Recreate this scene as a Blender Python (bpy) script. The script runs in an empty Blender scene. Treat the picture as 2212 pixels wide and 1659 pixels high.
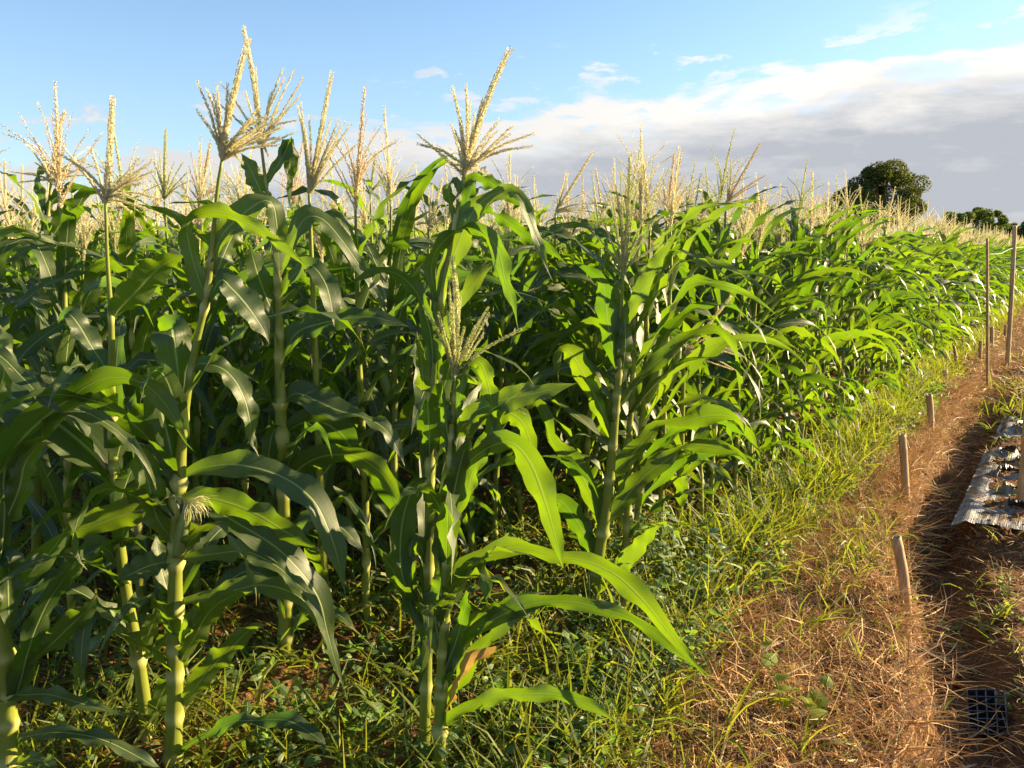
import bpy, math
import numpy as np
from mathutils import Vector, Matrix
sc = bpy.context.scene
COL = sc.collection
R = math.radians

# ------------------------------------------------------------------ camera
CAM_H = 1.55; PITCH = R(9.04); F = 1789.0      # focal length for a 2212 px wide frame
cam_d = bpy.data.cameras.new('camera'); cam = bpy.data.objects.new('camera', cam_d); COL.objects.link(cam)
cam_d.sensor_fit = 'HORIZONTAL'; cam_d.sensor_width = 36; cam_d.lens = 36 * F / 2212
cam_d.clip_start = 0.05; cam_d.clip_end = 6000
cam.location = (0, 0, CAM_H); cam.rotation_euler = (math.pi / 2 - PITCH, 0, 0)
sc.camera = cam
sc.render.resolution_x = 1024; sc.render.resolution_y = 768
# ------------------------------------------------------------------ light, exposure
SUN_AZ = R(73); SUN_EL = R(18)
sd = bpy.data.lights.new('sun', 'SUN'); so = bpy.data.objects.new('sun', sd); COL.objects.link(so)
sd.energy = 5.0; sd.angle = R(0.6); sd.color = (1.0, 0.77, 0.43)
sdir = Vector((math.sin(SUN_AZ) * math.cos(SUN_EL), math.cos(SUN_AZ) * math.cos(SUN_EL), math.sin(SUN_EL)))
so.rotation_euler = sdir.to_track_quat('Z', 'Y').to_euler()
vs = sc.view_settings
sc.display_settings.display_device = 'sRGB'
vs.view_transform = 'Standard'; vs.look = 'None'; vs.exposure = 2.0; vs.gamma = 1.0; vs.use_curve_mapping = False
cy = sc.cycles
cy.max_bounces = 9; cy.diffuse_bounces = 2; cy.glossy_bounces = 3; cy.transmission_bounces = 6; cy.transparent_max_bounces = 8
cy.use_denoising = True
cy.sample_clamp_indirect = 6.0

# ------------------------------------------------------------------ world
w = bpy.data.worlds.new('World'); sc.world = w; w.use_nodes = True
nt = w.node_tree; nt.nodes.clear()

class NB:
    """small node helper"""
    def __init__(s, nt): s.nt = nt
    def n(s, t, **kw):
        nd = s.nt.nodes.new(t)
        for k, v in kw.items(): setattr(nd, k, v)
        return nd
    def put(s, sock, v):
        if isinstance(v, bpy.types.NodeSocket): s.nt.links.new(v, sock)
        elif isinstance(v, (tuple, list)) and len(v) == 3 and sock.type == 'RGBA': sock.default_value = (*v, 1)
        else: sock.default_value = v
    def m(s, op, a, b=None, c=None, clamp=False):
        nd = s.n('ShaderNodeMath', operation=op); nd.use_clamp = clamp
        s.put(nd.inputs[0], a)
        if b is not None: s.put(nd.inputs[1], b)
        if c is not None: s.put(nd.inputs[2], c)
        return nd.outputs[0]
    def mix(s, f, a, b, blend='MIX'):
        nd = s.n('ShaderNodeMix', data_type='RGBA', blend_type=blend)
        s.put(nd.inputs[0], f); s.put(nd.inputs[6], a); s.put(nd.inputs[7], b)
        return nd.outputs[2]
    def ramp(s, v, a, b, c=0.0, d=1.0, smooth=True):
        nd = s.n('ShaderNodeMapRange'); nd.clamp = True
        nd.interpolation_type = 'SMOOTHSTEP' if smooth else 'LINEAR'
        s.put(nd.inputs[0], v); s.put(nd.inputs[1], a); s.put(nd.inputs[2], b); s.put(nd.inputs[3], c); s.put(nd.inputs[4], d)
        return nd.outputs[0]
    def noise(s, vec, scale, detail=3.0, rough=0.55, dist=0.0):
        nd = s.n('ShaderNodeTexNoise')
        if vec is not None: s.nt.links.new(vec, nd.inputs['Vector'])
        nd.inputs['Scale'].default_value = scale; nd.inputs['Detail'].default_value = detail
        nd.inputs['Roughness'].default_value = rough; nd.inputs['Distortion'].default_value = dist
        return nd.outputs['Fac']
    def mapping(s, vec, sc_):
        nd = s.n('ShaderNodeMapping'); s.nt.links.new(vec, nd.inputs[0]); nd.inputs['Scale'].default_value = sc_
        return nd.outputs[0]

b = NB(nt)
out = b.n('ShaderNodeOutputWorld'); bg = b.n('ShaderNodeBackground'); nt.links.new(bg.outputs[0], out.inputs[0])
sky = b.n('ShaderNodeTexSky', sky_type='NISHITA'); sky.sun_disc = False
sky.sun_elevation = SUN_EL; sky.sun_rotation = SUN_AZ; sky.air_density = 1.0; sky.dust_density = 0.6; sky.ozone_density = 1.6
SKY = 0.066
tc = b.n('ShaderNodeTexCoord').outputs['Generated']
sx = b.n('ShaderNodeSeparateXYZ'); nt.links.new(tc, sx.inputs[0])
az = b.m('ARCTAN2', sx.outputs[0], sx.outputs[1])
el = b.m('ARCSINE', sx.outputs[2])
n1 = b.noise(b.mapping(tc, (5.0, 5.0, 17.0)), 1.0, 6, 0.58, 0.3)
n2 = b.noise(b.mapping(tc, (3.0, 3.0, 38.0)), 1.3, 5, 0.6, 0.5)
n3 = b.noise(b.mapping(tc, (9.0, 9.0, 26.0)), 1.7, 5, 0.6, 0.2)
edge = b.m('ADD', b.m('MULTIPLY', b.m('SINE', b.m('ADD', az, R(8))), R(6.5)), R(8.2))
edge = b.m('ADD', edge, b.m('MULTIPLY', b.m('SUBTRACT', n1, 0.5), R(7.0)))
dep = b.m('SUBTRACT', edge, el)                       # how deep inside the bank, radians
mask = b.ramp(dep, R(-0.15), R(0.5))
hole = b.ramp(n3, 0.36, 0.50)                          # thin places near the top of the bank and to the left
holew = b.m('MULTIPLY', b.ramp(dep, R(4.0), R(1.0)), 0.55)
leftw = b.ramp(az, R(-8), R(-16))
holew = b.m('MAXIMUM', holew, b.m('MULTIPLY', leftw, 0.85))
mask = b.m('MULTIPLY', mask, b.m('SUBTRACT', 1.0, b.m('MULTIPLY', holew, b.m('SUBTRACT', 1.0, hole))))
# loose little clouds above the bank
band = b.m('MULTIPLY', b.ramp(dep, R(-4.0), R(-1.6)), b.ramp(dep, R(0.5), R(-0.8)))
wisp = b.m('MULTIPLY', b.ramp(n3, 0.54, 0.64), band)
wisp = b.m('MULTIPLY', wisp, 0.75)
mask = b.m('MAXIMUM', mask, wisp)
bright = b.ramp(dep, R(5.2), R(1.0))
bright = b.m('ADD', b.m('MULTIPLY', bright, 1.0), b.m('ADD', b.m('MULTIPLY', b.m('SUBTRACT', n2, 0.5), 0.8), b.m('MULTIPLY', b.m('SUBTRACT', n3, 0.5), 1.0)), clamp=True)
sunw = b.ramp(az, R(-25), R(24), 0.45, 1.0)
bright = b.m('MULTIPLY', bright, sunw)
bright = b.m('MAXIMUM', bright, b.m('MULTIPLY', wisp, 0.8))
CK = 1 / 2 ** 2.0
cloud = b.mix(bright, (0.53 * CK, 0.56 * CK, 0.615 * CK), (1.10 * CK, 1.06 * CK, 1.0 * CK))
skyc = b.mix(1.0, sky.outputs[0], (SKY * 0.76, SKY * 0.86, SKY * 0.96), 'MULTIPLY')
hz = b.ramp(el, R(22), R(2))
skyc = b.mix(b.m('MULTIPLY', hz, 0.30), skyc, (0.60 * CK, 0.78 * CK, 0.96 * CK))
fin = b.mix(mask, skyc, cloud)
nt.links.new(fin, bg.inputs[0]); bg.inputs[1].default_value = 1.0

# ------------------------------------------------------------------ picture <-> place helpers
CAMP = np.array([0, 0, CAM_H]); FWD = np.array([0, math.cos(PITCH), -math.sin(PITCH)])
def ray(px, py):
    a = (px - 1106) / F; bb = (829.5 - py) / F
    return np.array([a, math.cos(PITCH) + bb * math.sin(PITCH), -math.sin(PITCH) + bb * math.cos(PITCH)])
def at(px, py, Y):
    r = ray(px, py); return CAMP + r * (Y / r[1])
def ground(px, py, z=0.0):
    r = ray(px, py); return CAMP + r * ((z - CAM_H) / r[2])
AL = R(33.9)
C0 = np.array([-0.234, 2.236]); U = np.array([math.sin(AL), math.cos(AL)]); N = np.array([-math.cos(AL), math.sin(AL)])
def rc(x, y):
    dx = x - C0[0]; dy = y - C0[1]
    return dx * U[0] + dy * U[1], dx * N[0] + dy * N[1]
def wc(u, n): return C0[0] + u * U[0] + n * N[0], C0[1] + u * U[1] + n * N[1]

# ------------------------------------------------------------------ noise for relief
_rs = np.random.RandomState(3); _T = _rs.rand(256, 256)
def vnoise(x, y):
    xi = np.floor(x).astype(int); yi = np.floor(y).astype(int); fx = x - xi; fy = y - yi
    fx = fx * fx * (3 - 2 * fx); fy = fy * fy * (3 - 2 * fy)
    g = lambda i, j: _T[i % 256, j % 256]
    return (g(xi, yi) * (1 - fx) + g(xi + 1, yi) * fx) * (1 - fy) + (g(xi, yi + 1) * (1 - fx) + g(xi + 1, yi + 1) * fx) * fy
def fbm(x, y, o=4, k=0.5):
    a = 1; s = 0; t = 0
    for i in range(o):
        s = s + a * vnoise(x * 2 ** i + 17 * i, y * 2 ** i + 5 * i); t += a; a *= k
    return s / t
def sstep(x, a, b_):
    t = np.clip((x - a) / (b_ - a), 0, 1); return t * t * (3 - 2 * t)
def trench_mid(u): return np.interp(u, [0, 1.4, 2.9, 4, 6, 9, 14], [-1.42, -1.28, -0.98, -0.86, -0.79, -0.72, -0.7])
def ground_z(x, y):
    x = np.asarray(x, float); y = np.asarray(y, float)
    u, n = rc(x, y)
    near = 1 - sstep(np.hypot(x, y), 14, 30)
    z = 0.10 * (fbm(x * 0.9 + 50, y * 0.9 + 50, 3) - 0.5)
    field = sstep(n, -0.15, 0.15)
    z = z + field * (0.035 * np.cos((n - 0.18) / 0.70 * 2 * np.pi)) * near
    cl = fbm(x * 14 + 9, y * 14 + 9, 4, 0.62) - 0.45
    z = z + near * (0.045 + 0.035 * field) * np.maximum(cl, -0.1)
    tm = trench_mid(u); d = np.abs(n - tm)
    z = z - 0.15 * (1 - sstep(d, 0.05, 0.24)) * near * (1 - 0.6 * sstep(u, 5, 12))
    bed = sstep(-n, 0.98, 1.12) * (1 - sstep(-n, 1.9, 2.1)) * sstep(u, 2.9, 3.3)
    z = z + 0.075 * bed * near
    z = z + 0.05 * (1 - sstep(np.abs(n + 0.55), 0.1, 0.4)) * near
    return z

# ------------------------------------------------------------------ mesh helpers
def mesh(name, v, q, mat=None, uv=None, tint=None, smooth=True, tris=None):
    v = np.asarray(v, np.float32); me = bpy.data.meshes.new(name)
    q = np.asarray(q, np.int32).reshape(-1, 4); tr = np.zeros((0, 3), np.int32) if tris is None else np.asarray(tris, np.int32).reshape(-1, 3)
    nq, ntr = len(q), len(tr)
    me.vertices.add(len(v)); me.vertices.foreach_set('co', v.ravel())
    li = np.concatenate([q.ravel(), tr.ravel()]); me.loops.add(len(li)); me.loops.foreach_set('vertex_index', li)
    me.polygons.add(nq + ntr)
    st = np.concatenate([np.arange(nq) * 4, nq * 4 + np.arange(ntr) * 3]).astype(np.int32)
    me.polygons.foreach_set('loop_start', st)
    me.polygons.foreach_set('use_smooth', np.full(nq + ntr, smooth))
    if uv is not None:
        l = me.uv_layers.new(name='UVMap'); l.data.foreach_set('uv', np.asarray(uv, np.float32)[li].ravel())
    if tint is not None:
        a = me.attributes.new('tint', 'FLOAT', 'POINT'); a.data.foreach_set('value', np.asarray(tint, np.float32).ravel())
    me.update(calc_edges=True); me.validate()
    if mat: me.materials.append(mat)
    return me
def obj(name, me, parent=None, **props):
    o = bpy.data.objects.new(name, me); COL.objects.link(o)
    if parent is not None: o.parent = parent
    for k, v in props.items(): o[k] = v
    return o
def thing(name, loc, label, cat, group=None, rz=0.0, s=1.0):
    o = bpy.data.objects.new(name, None); COL.objects.link(o)
    o.empty_display_size = 0.05; o.location = loc; o.rotation_euler = (0, 0, rz); o.scale = (s, s, s)
    o['label'] = label; o['category'] = cat
    if group: o['group'] = group
    return o
def grid_quads(nr, nc, wrap=False):
    i = np.arange(nr - 1)[:, None]; j = np.arange(nc if wrap else nc - 1)[None, :]; j2 = (j + 1) % nc
    return np.stack([i * nc + j, i * nc + j2, (i + 1) * nc + j2, (i + 1) * nc + j], -1).reshape(-1, 4)
def unit(a): return a / np.maximum(np.linalg.norm(a, axis=-1, keepdims=True), 1e-9)
def catmull(P, n):
    P = np.asarray(P, float); Q = np.vstack([2 * P[0] - P[1], P, 2 * P[-1] - P[-2]])
    o = []
    for i in range(1, len(Q) - 2):
        t = np.linspace(0, 1, 12, endpoint=False)[:, None]; p0, p1, p2, p3 = Q[i - 1], Q[i], Q[i + 1], Q[i + 2]
        o.append(0.5 * (2 * p1 + (p2 - p0) * t + (2 * p0 - 5 * p1 + 4 * p2 - p3) * t ** 2 + (3 * p1 - p0 - 3 * p2 + p3) * t ** 3))
    o.append(P[-1:]); o = np.vstack(o)
    d = np.concatenate([[0], np.cumsum(np.linalg.norm(np.diff(o[:, :3], axis=0), axis=1))])
    s = np.linspace(0, d[-1], n)
    return np.stack([np.interp(s, d, o[:, k]) for k in range(o.shape[1])], 1)
def tube(path, rad, sides=8, cap=True):
    path = np.asarray(path, float); T = unit(np.gradient(path, axis=0)); n = len(path)
    ref = np.array([1.0, 0.07, 0.0]); A = unit(np.cross(T, ref)); A[np.linalg.norm(np.cross(T, ref), axis=1) < 1e-3] = (0, 1, 0)
    B = np.cross(T, A); th = np.linspace(0, 2 * np.pi, sides, endpoint=False)
    rad = np.broadcast_to(np.asarray(rad, float), (n,))
    v = path[:, None] + rad[:, None, None] * (np.cos(th)[None, :, None] * A[:, None] + np.sin(th)[None, :, None] * B[:, None])
    uv = np.stack(np.broadcast_arrays(np.linspace(0, 1, sides)[None, :], np.linspace(0, 1, n)[:, None]), -1)
    v = v.reshape(-1, 3); q = grid_quads(n, sides, True); tr = []
    if cap:
        v = np.vstack([v, path[-1:], path[:1]]); k = len(v) - 2
        uv2 = np.vstack([uv.reshape(-1, 2), [[0.5, 1], [0.5, 0]]])
        for j in range(sides):
            tr.append([(n - 1) * sides + j, (n - 1) * sides + (j + 1) % sides, k]); tr.append([(j + 1) % sides, j, k + 1])
    else: uv2 = uv.reshape(-1, 2)
    return v, q, np.array(tr, int).reshape(-1, 3), uv2
class Acc:
    def __init__(s): s.v = []; s.q = []; s.t = []; s.uv = []; s.ti = []; s.k = 0
    def add(s, v, q, t=None, uv=None, ti=0.0):
        s.v.append(v); s.q.append(np.asarray(q).reshape(-1, 4) + s.k)
        if t is not None and len(t): s.t.append(np.asarray(t) + s.k)
        s.uv.append(uv if uv is not None else np.zeros((len(v), 2))); s.ti.append(np.broadcast_to(ti, (len(v),)))
        s.k += len(v)
    def mesh(s, name, mat, smooth=True):
        return mesh(name, np.vstack(s.v), np.vstack(s.q) if s.q else [], mat, np.vstack(s.uv), np.concatenate(s.ti), smooth,
                    np.vstack(s.t) if s.t else None)

def blade(P, W, lat, nu, fold0, fold1, wav, ph, sides=(1, 1)):
    """leaf blade along path P with lateral axis lat"""
    n = len(P); T = unit(np.gradient(P, axis=0)); lat = unit(lat - T * np.sum(lat * T, 1, keepdims=True)); nr = np.cross(T, lat)
    nr = nr * np.where(nr[:, 2:3].mean() < 0, -1, 1)
    t = np.linspace(0, 1, n)[:, None]; u = np.linspace(-1, 1, nu)[None, :]
    fo = (fold0 + (fold1 - fold0) * np.minimum(1, t * 3.2)); hw = W[:, None] * 0.5
    off_l = u * hw * np.cos(fo); off_n = np.abs(u) ** 1.3 * hw * np.sin(fo)
    env = np.sin(np.pi * np.clip(t * 1.05, 0, 1)) ** 0.7
    off_n = off_n + wav * env * np.abs(u) ** 2 * (np.sin(t * 27 * (1 + 0.25 * np.sin(ph)) + ph + (u > 0) * 1.9) + 0.6 * np.sin(t * 47 + 2 * ph + (u > 0) * 3.1))
    v = P[:, None] + off_l[..., None] * lat[:, None] + off_n[..., None] * nr[:, None]
    uv = np.stack(np.broadcast_arrays((u + 1) / 2, t), -1)
    return v.reshape(-1, 3), grid_quads(n, nu), uv.reshape(-1, 2)

def ribbons(P0, phi, th0, kap, L, W, prof, roll, S=4, nu=2, fold=0.0, tw=None):
    """many blades at once; kap = total downward bend over the length"""
    Nn = len(P0); s = (np.arange(S) + 0.5) / S
    th = th0[:, None] - kap[:, None] * s[None, :] ** 1.2
    ph = phi[:, None] + (0 if tw is None else tw[:, None] * s[None, :])
    d = np.stack([np.cos(th) * np.cos(ph), np.cos(th) * np.sin(ph), np.sin(th)], -1) * (L / S)[:, None, None]
    P = np.concatenate([np.zeros((Nn, 1, 3)), np.cumsum(d, 1)], 1) + P0[:, None]
    T = unit(np.gradient(P, axis=1))
    side = np.stack([-np.sin(phi), np.cos(phi), np.zeros(Nn)], -1)[:, None]; side = np.broadcast_to(side, P.shape)
    nr = np.cross(T, side); rl = roll[:, None, None]
    lat = side * np.cos(rl) + nr * np.sin(rl); nn = np.cross(T, lat)
    u = np.linspace(-1, 1, nu); hw = (W[:, None] * np.asarray(prof)[None, :] * 0.5)
    v = P[:, :, None] + (u[None, None, :, None] * hw[:, :, None, None]) * lat[:, :, None] + (np.abs(u)[None, None, :, None] * hw[:, :, None, None] * fold) * -nn[:, :, None]
    q = grid_quads(S + 1, nu); k = (S + 1) * nu
    Q = (q[None] + (np.arange(Nn) * k)[:, None, None]).reshape(-1, 4)
    uv = np.stack(np.broadcast_arrays(((u + 1) / 2)[None, None, :], np.linspace(0, 1, S + 1)[None, :, None], np.zeros((Nn, 1, 1)))[:2], -1)
    return v.reshape(-1, 3), Q, uv.reshape(-1, 2), k

# ------------------------------------------------------------------ materials
def newmat(name):
    m = bpy.data.materials.new(name); m.use_nodes = True; t = m.node_tree; t.nodes.clear(); bb = NB(t)
    o = bb.n('ShaderNodeOutputMaterial'); return m, t, bb, o
def attr(bb, name): 
    a = bb.n('ShaderNodeAttribute'); a.attribute_name = name; return a.outputs['Fac']
def princ(bb, col, rough=0.5, spec=0.4, **kw):
    p = bb.n('ShaderNodeBsdfPrincipled'); bb.put(p.inputs['Base Color'], col); bb.put(p.inputs['Roughness'], rough); bb.put(p.inputs['Specular IOR Level'], spec)
    for k, v in kw.items(): bb.put(p.inputs[k], v)
    return p
def bump(bb, h, dist, strength=1.0):
    n = bb.n('ShaderNodeBump'); bb.put(n.inputs['Height'], h); n.inputs['Distance'].default_value = dist; n.inputs['Strength'].default_value = strength
    return n.outputs[0]
def leaf_material(name, cA, cB, tA, tB, mid=(0.26, 0.34, 0.12), tr=0.45, rough=0.42, spec=0.5, vein=True, dryness=0.0):
    m, t, bb, o = newmat(name)
    tcn = bb.n('ShaderNodeTexCoord'); uv = bb.n('ShaderNodeSeparateXYZ'); t.links.new(tcn.outputs['UV'], uv.inputs[0])
    rnd = bb.n('ShaderNodeObjectInfo').outputs['Random']; ti = attr(bb, 'tint')
    mixf = bb.m('FRACT', bb.m('ADD', rnd, ti))
    nz = bb.noise(tcn.outputs['Object'], 7.0, 3)
    mixf = bb.m('ADD', bb.m('MULTIPLY', mixf, 0.75), bb.m('MULTIPLY', bb.m('SUBTRACT', nz, 0.4), 0.9), clamp=True)
    col = bb.mix(mixf, cA, cB); tcol = bb.mix(mixf, tA, tB)
    du = bb.m('ABSOLUTE', bb.m('SUBTRACT', uv.outputs[0], 0.5))
    if vein:
        st = bb.noise(bb.mapping(tcn.outputs['UV'], (34.0, 0.5, 1.0)), 1.0, 4, 0.75)
        col = bb.mix(bb.ramp(st, 0.35, 0.7), bb.mix(0.34, col, (0.0, 0.0, 0.0)), bb.mix(0.05, col, (0.5, 0.55, 0.3)))
        tcol = bb.mix(bb.ramp(st, 0.3, 0.7), bb.mix(0.15, tcol, (0.0, 0.02, 0.0)), tcol)
        mm = bb.ramp(du, 0.018, 0.040, 1.0, 0.0)
        mm = bb.m('MULTIPLY', mm, bb.ramp(uv.outputs[1], 0.95, 0.6, 0.25, 0.85))
        col = bb.mix(mm, col, mid); tcol = bb.mix(mm, tcol, bb.mix(0.5, tcol, mid))
        hgt = bb.m('ADD', bb.m('MULTIPLY', st, 0.6), bb.m('MULTIPLY', mm, 1.2))
    else:
        hgt = bb.m('ADD', bb.m('MULTIPLY', nz, 0.5), bb.ramp(du, 0.0, 0.08))
    brown = bb.noise(tcn.outputs['Object'], 23.0, 3)
    if vein:
        tip = bb.m('MULTIPLY', bb.ramp(bb.m('ADD', uv.outputs[1], bb.m('MULTIPLY', bb.m('SUBTRACT', brown, 0.5), 0.35)), 0.94, 1.0), bb.ramp(mixf, 0.35, 0.55))
        spot = bb.ramp(bb.noise(tcn.outputs['Object'], 60.0, 2), 0.70, 0.74)
        dd = bb.m('MAXIMUM', tip, bb.m('MULTIPLY', spot, 0.6)); col = bb.mix(dd, col, (0.26, 0.19, 0.07)); tcol = bb.mix(dd, tcol, (0.25, 0.17, 0.04))
    if dryness > 0:
        df = bb.m('MULTIPLY', bb.ramp(brown, 0.60, 0.70), dryness); col = bb.mix(df, col, (0.30, 0.20, 0.07))
    nrm = bump(bb, hgt, 0.0016, 0.75)
    p = princ(bb, col, rough, spec); t.links.new(nrm, p.inputs['Normal'])
    tl = bb.n('ShaderNodeBsdfTranslucent'); bb.put(tl.inputs[0], tcol); t.links.new(nrm, tl.inputs['Normal'])
    ms = bb.n('ShaderNodeMixShader'); ms.inputs[0].default_value = tr
    t.links.new(p.outputs[0], ms.inputs[1]); t.links.new(tl.outputs[0], ms.inputs[2]); t.links.new(ms.outputs[0], o.inputs[0])
    return m
M_leaf = leaf_material('maize_leaf', (0.026, 0.052, 0.013), (0.056, 0.088, 0.018), (0.15, 0.36, 0.006), (0.38, 0.58, 0.010), tr=0.34, rough=0.47, spec=0.52)
M_dryleaf = leaf_material('dry_maize_leaf', (0.50, 0.24, 0.06), (0.42, 0.30, 0.10), (0.60, 0.28, 0.05), (0.5, 0.35, 0.08), mid=(0.5, 0.4, 0.2), tr=0.35, rough=0.6, spec=0.2)
M_grass = leaf_material('green_grass', (0.055, 0.095, 0.012), (0.15, 0.17, 0.022), (0.22, 0.34, 0.015), (0.48, 0.46, 0.03), tr=0.42, rough=0.5, spec=0.3, vein=False)
M_weed = leaf_material('broad_weed_leaf', (0.05, 0.10, 0.03), (0.12, 0.18, 0.06), (0.20, 0.42, 0.03), (0.34, 0.5, 0.06), tr=0.38, rough=0.5, spec=0.35, vein=False)
M_tree = leaf_material('tree_leaves', (0.040, 0.055, 0.014), (0.105, 0.120, 0.028), (0.09, 0.13, 0.012), (0.2, 0.22, 0.02), tr=0.25, rough=0.65, spec=0.15, vein=False)
M_straw = leaf_material('dead_grass', (0.30, 0.13, 0.038), (0.70, 0.48, 0.22), (0.3, 0.14, 0.05), (0.5, 0.36, 0.16), tr=0.18, rough=0.6, spec=0.25, vein=False)
M_tassel = leaf_material('tassel_florets', (0.72, 0.66, 0.42), (0.82, 0.74, 0.50), (0.75, 0.70, 0.38), (0.85, 0.78, 0.45), tr=0.40, rough=0.6, spec=0.2, vein=False)
M_tassel2 = leaf_material('tassel_florets_pinkish', (0.72, 0.56, 0.33), (0.82, 0.68, 0.42), (0.65, 0.5, 0.24), (0.7, 0.55, 0.3), tr=0.22, rough=0.6, spec=0.2, vein=False)
M_tassel3 = leaf_material('tassel_florets_green', (0.50, 0.52, 0.24), (0.66, 0.64, 0.34), (0.55, 0.6, 0.18), (0.66, 0.66, 0.26), tr=0.3, rough=0.6, spec=0.2, vein=False)

def stem_material():
    m, t, bb, o = newmat('maize_stem')
    tcn = bb.n('ShaderNodeTexCoord'); rnd = bb.n('ShaderNodeObjectInfo').outputs['Random']; ti = attr(bb, 'tint')
    st = bb.noise(bb.mapping(tcn.outputs['UV'], (30.0, 2.0, 1.0)), 1.0, 2)
    f = bb.m('ADD', bb.m('MULTIPLY', rnd, 0.3), bb.m('MULTIPLY', st, 0.7), clamp=True)
    col = bb.mix(f, (0.13, 0.165, 0.018), (0.27, 0.29, 0.042))
    col = bb.mix(ti, col, (0.44, 0.43, 0.15))
    p = princ(bb, col, 0.42, 0.4); t.links.new(bump(bb, st, 0.001, 0.5), p.inputs['Normal'])
    tl = bb.n('ShaderNodeBsdfTranslucent'); bb.put(tl.inputs[0], (0.35, 0.42, 0.05))
    ms = bb.n('ShaderNodeMixShader'); ms.inputs[0].default_value = 0.16
    t.links.new(p.outputs[0], ms.inputs[1]); t.links.new(tl.outputs[0], ms.inputs[2]); t.links.new(ms.outputs[0], o.inputs[0]); return m
M_stem = stem_material()

def soil_material():
    m, t, bb, o = newmat('soil')
    geo = bb.n('ShaderNodeNewGeometry').outputs['Position']
    a = bb.noise(geo, 3.2, 5, 0.6); c = bb.noise(geo, 38.0, 5, 0.7); dn = bb.noise(geo, 1.1, 3)
    green = attr(bb, 'tint')
    col = bb.mix(bb.ramp(a, 0.3, 0.7), (0.095, 0.044, 0.018), (0.19, 0.092, 0.038))
    col = bb.mix(bb.ramp(c, 0.35, 0.75), bb.mix(0.35, col, (0.03, 0.015, 0.008)), bb.mix(0.25, col, (0.36, 0.19, 0.09)))
    # beyond the built blades the turf is carried by colour
    g = bb.mix(bb.ramp(c, 0.3, 0.7), (0.10, 0.15, 0.03), (0.20, 0.20, 0.06))
    col = bb.mix(bb.m('MULTIPLY', green, bb.ramp(dn, 0.2, 0.5, 0.6, 1.0)), col, g)
    v = bb.n('ShaderNodeTexVoronoi'); t.links.new(geo, v.inputs['Vector']); v.inputs['Scale'].default_value = 45.0
    h = bb.m('ADD', bb.m('MULTIPLY', c, 1.0), bb.m('MULTIPLY', v.outputs['Distance'], 0.8))
    p = princ(bb, col, 0.92, 0.1); t.links.new(bump(bb, h, 0.012, 0.9), p.inputs['Normal'])
    t.links.new(p.outputs[0], o.inputs[0]); return m
M_soil = soil_material()
def simple(name, cA, cB, scale, rough=0.7, spec=0.2, bd=0.003, stretch=(1, 1, 1), detail=4, **kw):
    m, t, bb, o = newmat(name)
    tcn = bb.n('ShaderNodeTexCoord'); v = bb.mapping(tcn.outputs['Object'], stretch)
    nz = bb.noise(v, scale, detail, 0.6); rnd = bb.n('ShaderNodeObjectInfo').outputs['Random']
    f = bb.m('ADD', bb.ramp(nz, 0.3, 0.7), bb.m('MULTIPLY', bb.m('SUBTRACT', rnd, 0.5), 0.3), clamp=True)
    p = princ(bb, bb.mix(f, cA, cB), rough, spec, **kw); t.links.new(bump(bb, nz, bd, 0.8), p.inputs['Normal']); t.links.new(p.outputs[0], o.inputs[0]); return m
M_bamboo = simple('weathered_bamboo', (0.30, 0.17, 0.085), (0.52, 0.36, 0.20), 9.0, 0.6, 0.3, 0.002, (6, 6, 0.6))
M_bark = simple('bark', (0.10, 0.07, 0.045), (0.22, 0.17, 0.12), 6.0, 0.9, 0.1, 0.02)
M_black = simple('black_plastic', (0.012, 0.012, 0.014), (0.03, 0.03, 0.032), 30, 0.35, 0.5, 0.001)
M_string = simple('pale_string', (0.35, 0.50, 0.48), (0.5, 0.6, 0.6), 20, 0.6, 0.2)
M_clod = simple('soil_clod', (0.10, 0.046, 0.019), (0.21, 0.105, 0.045), 30, 0.95, 0.05, 0.006)
def mulch_material():
    m, t, bb, o = newmat('silver_plastic_mulch')
    tcn = bb.n('ShaderNodeTexCoord'); st = bb.noise(bb.mapping(tcn.outputs['UV'], (55.0, 2.2, 1.0)), 1.0, 3, 0.7)
    di = bb.noise(tcn.outputs['Object'], 5.0, 6, 0.7)
    col = bb.mix(bb.ramp(st, 0.35, 0.65), (0.085, 0.085, 0.095), (0.21, 0.205, 0.20))
    d2 = bb.ramp(di, 0.49, 0.62); col = bb.mix(d2, col, (0.17, 0.09, 0.045))
    p = princ(bb, col, bb.m('ADD', bb.m('MULTIPLY', d2, 0.4), 0.5), 0.5)
    t.links.new(bump(bb, bb.m('ADD', st, bb.noise(tcn.outputs['Object'], 22.0, 5, 0.7)), 0.012, 1.0), p.inputs['Normal']); t.links.new(p.outputs[0], o.inputs[0]); return m
M_mulch = mulch_material()
M_silk = leaf_material('maize_silk', (0.62, 0.62, 0.30), (0.70, 0.60, 0.35), (0.6, 0.6, 0.3), (0.6, 0.6, 0.3), tr=0.3, vein=False)
M_husk = leaf_material('maize_husk', (0.20, 0.27, 0.06), (0.30, 0.35, 0.10), (0.35, 0.45, 0.05), (0.4, 0.5, 0.08), tr=0.25)

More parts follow.
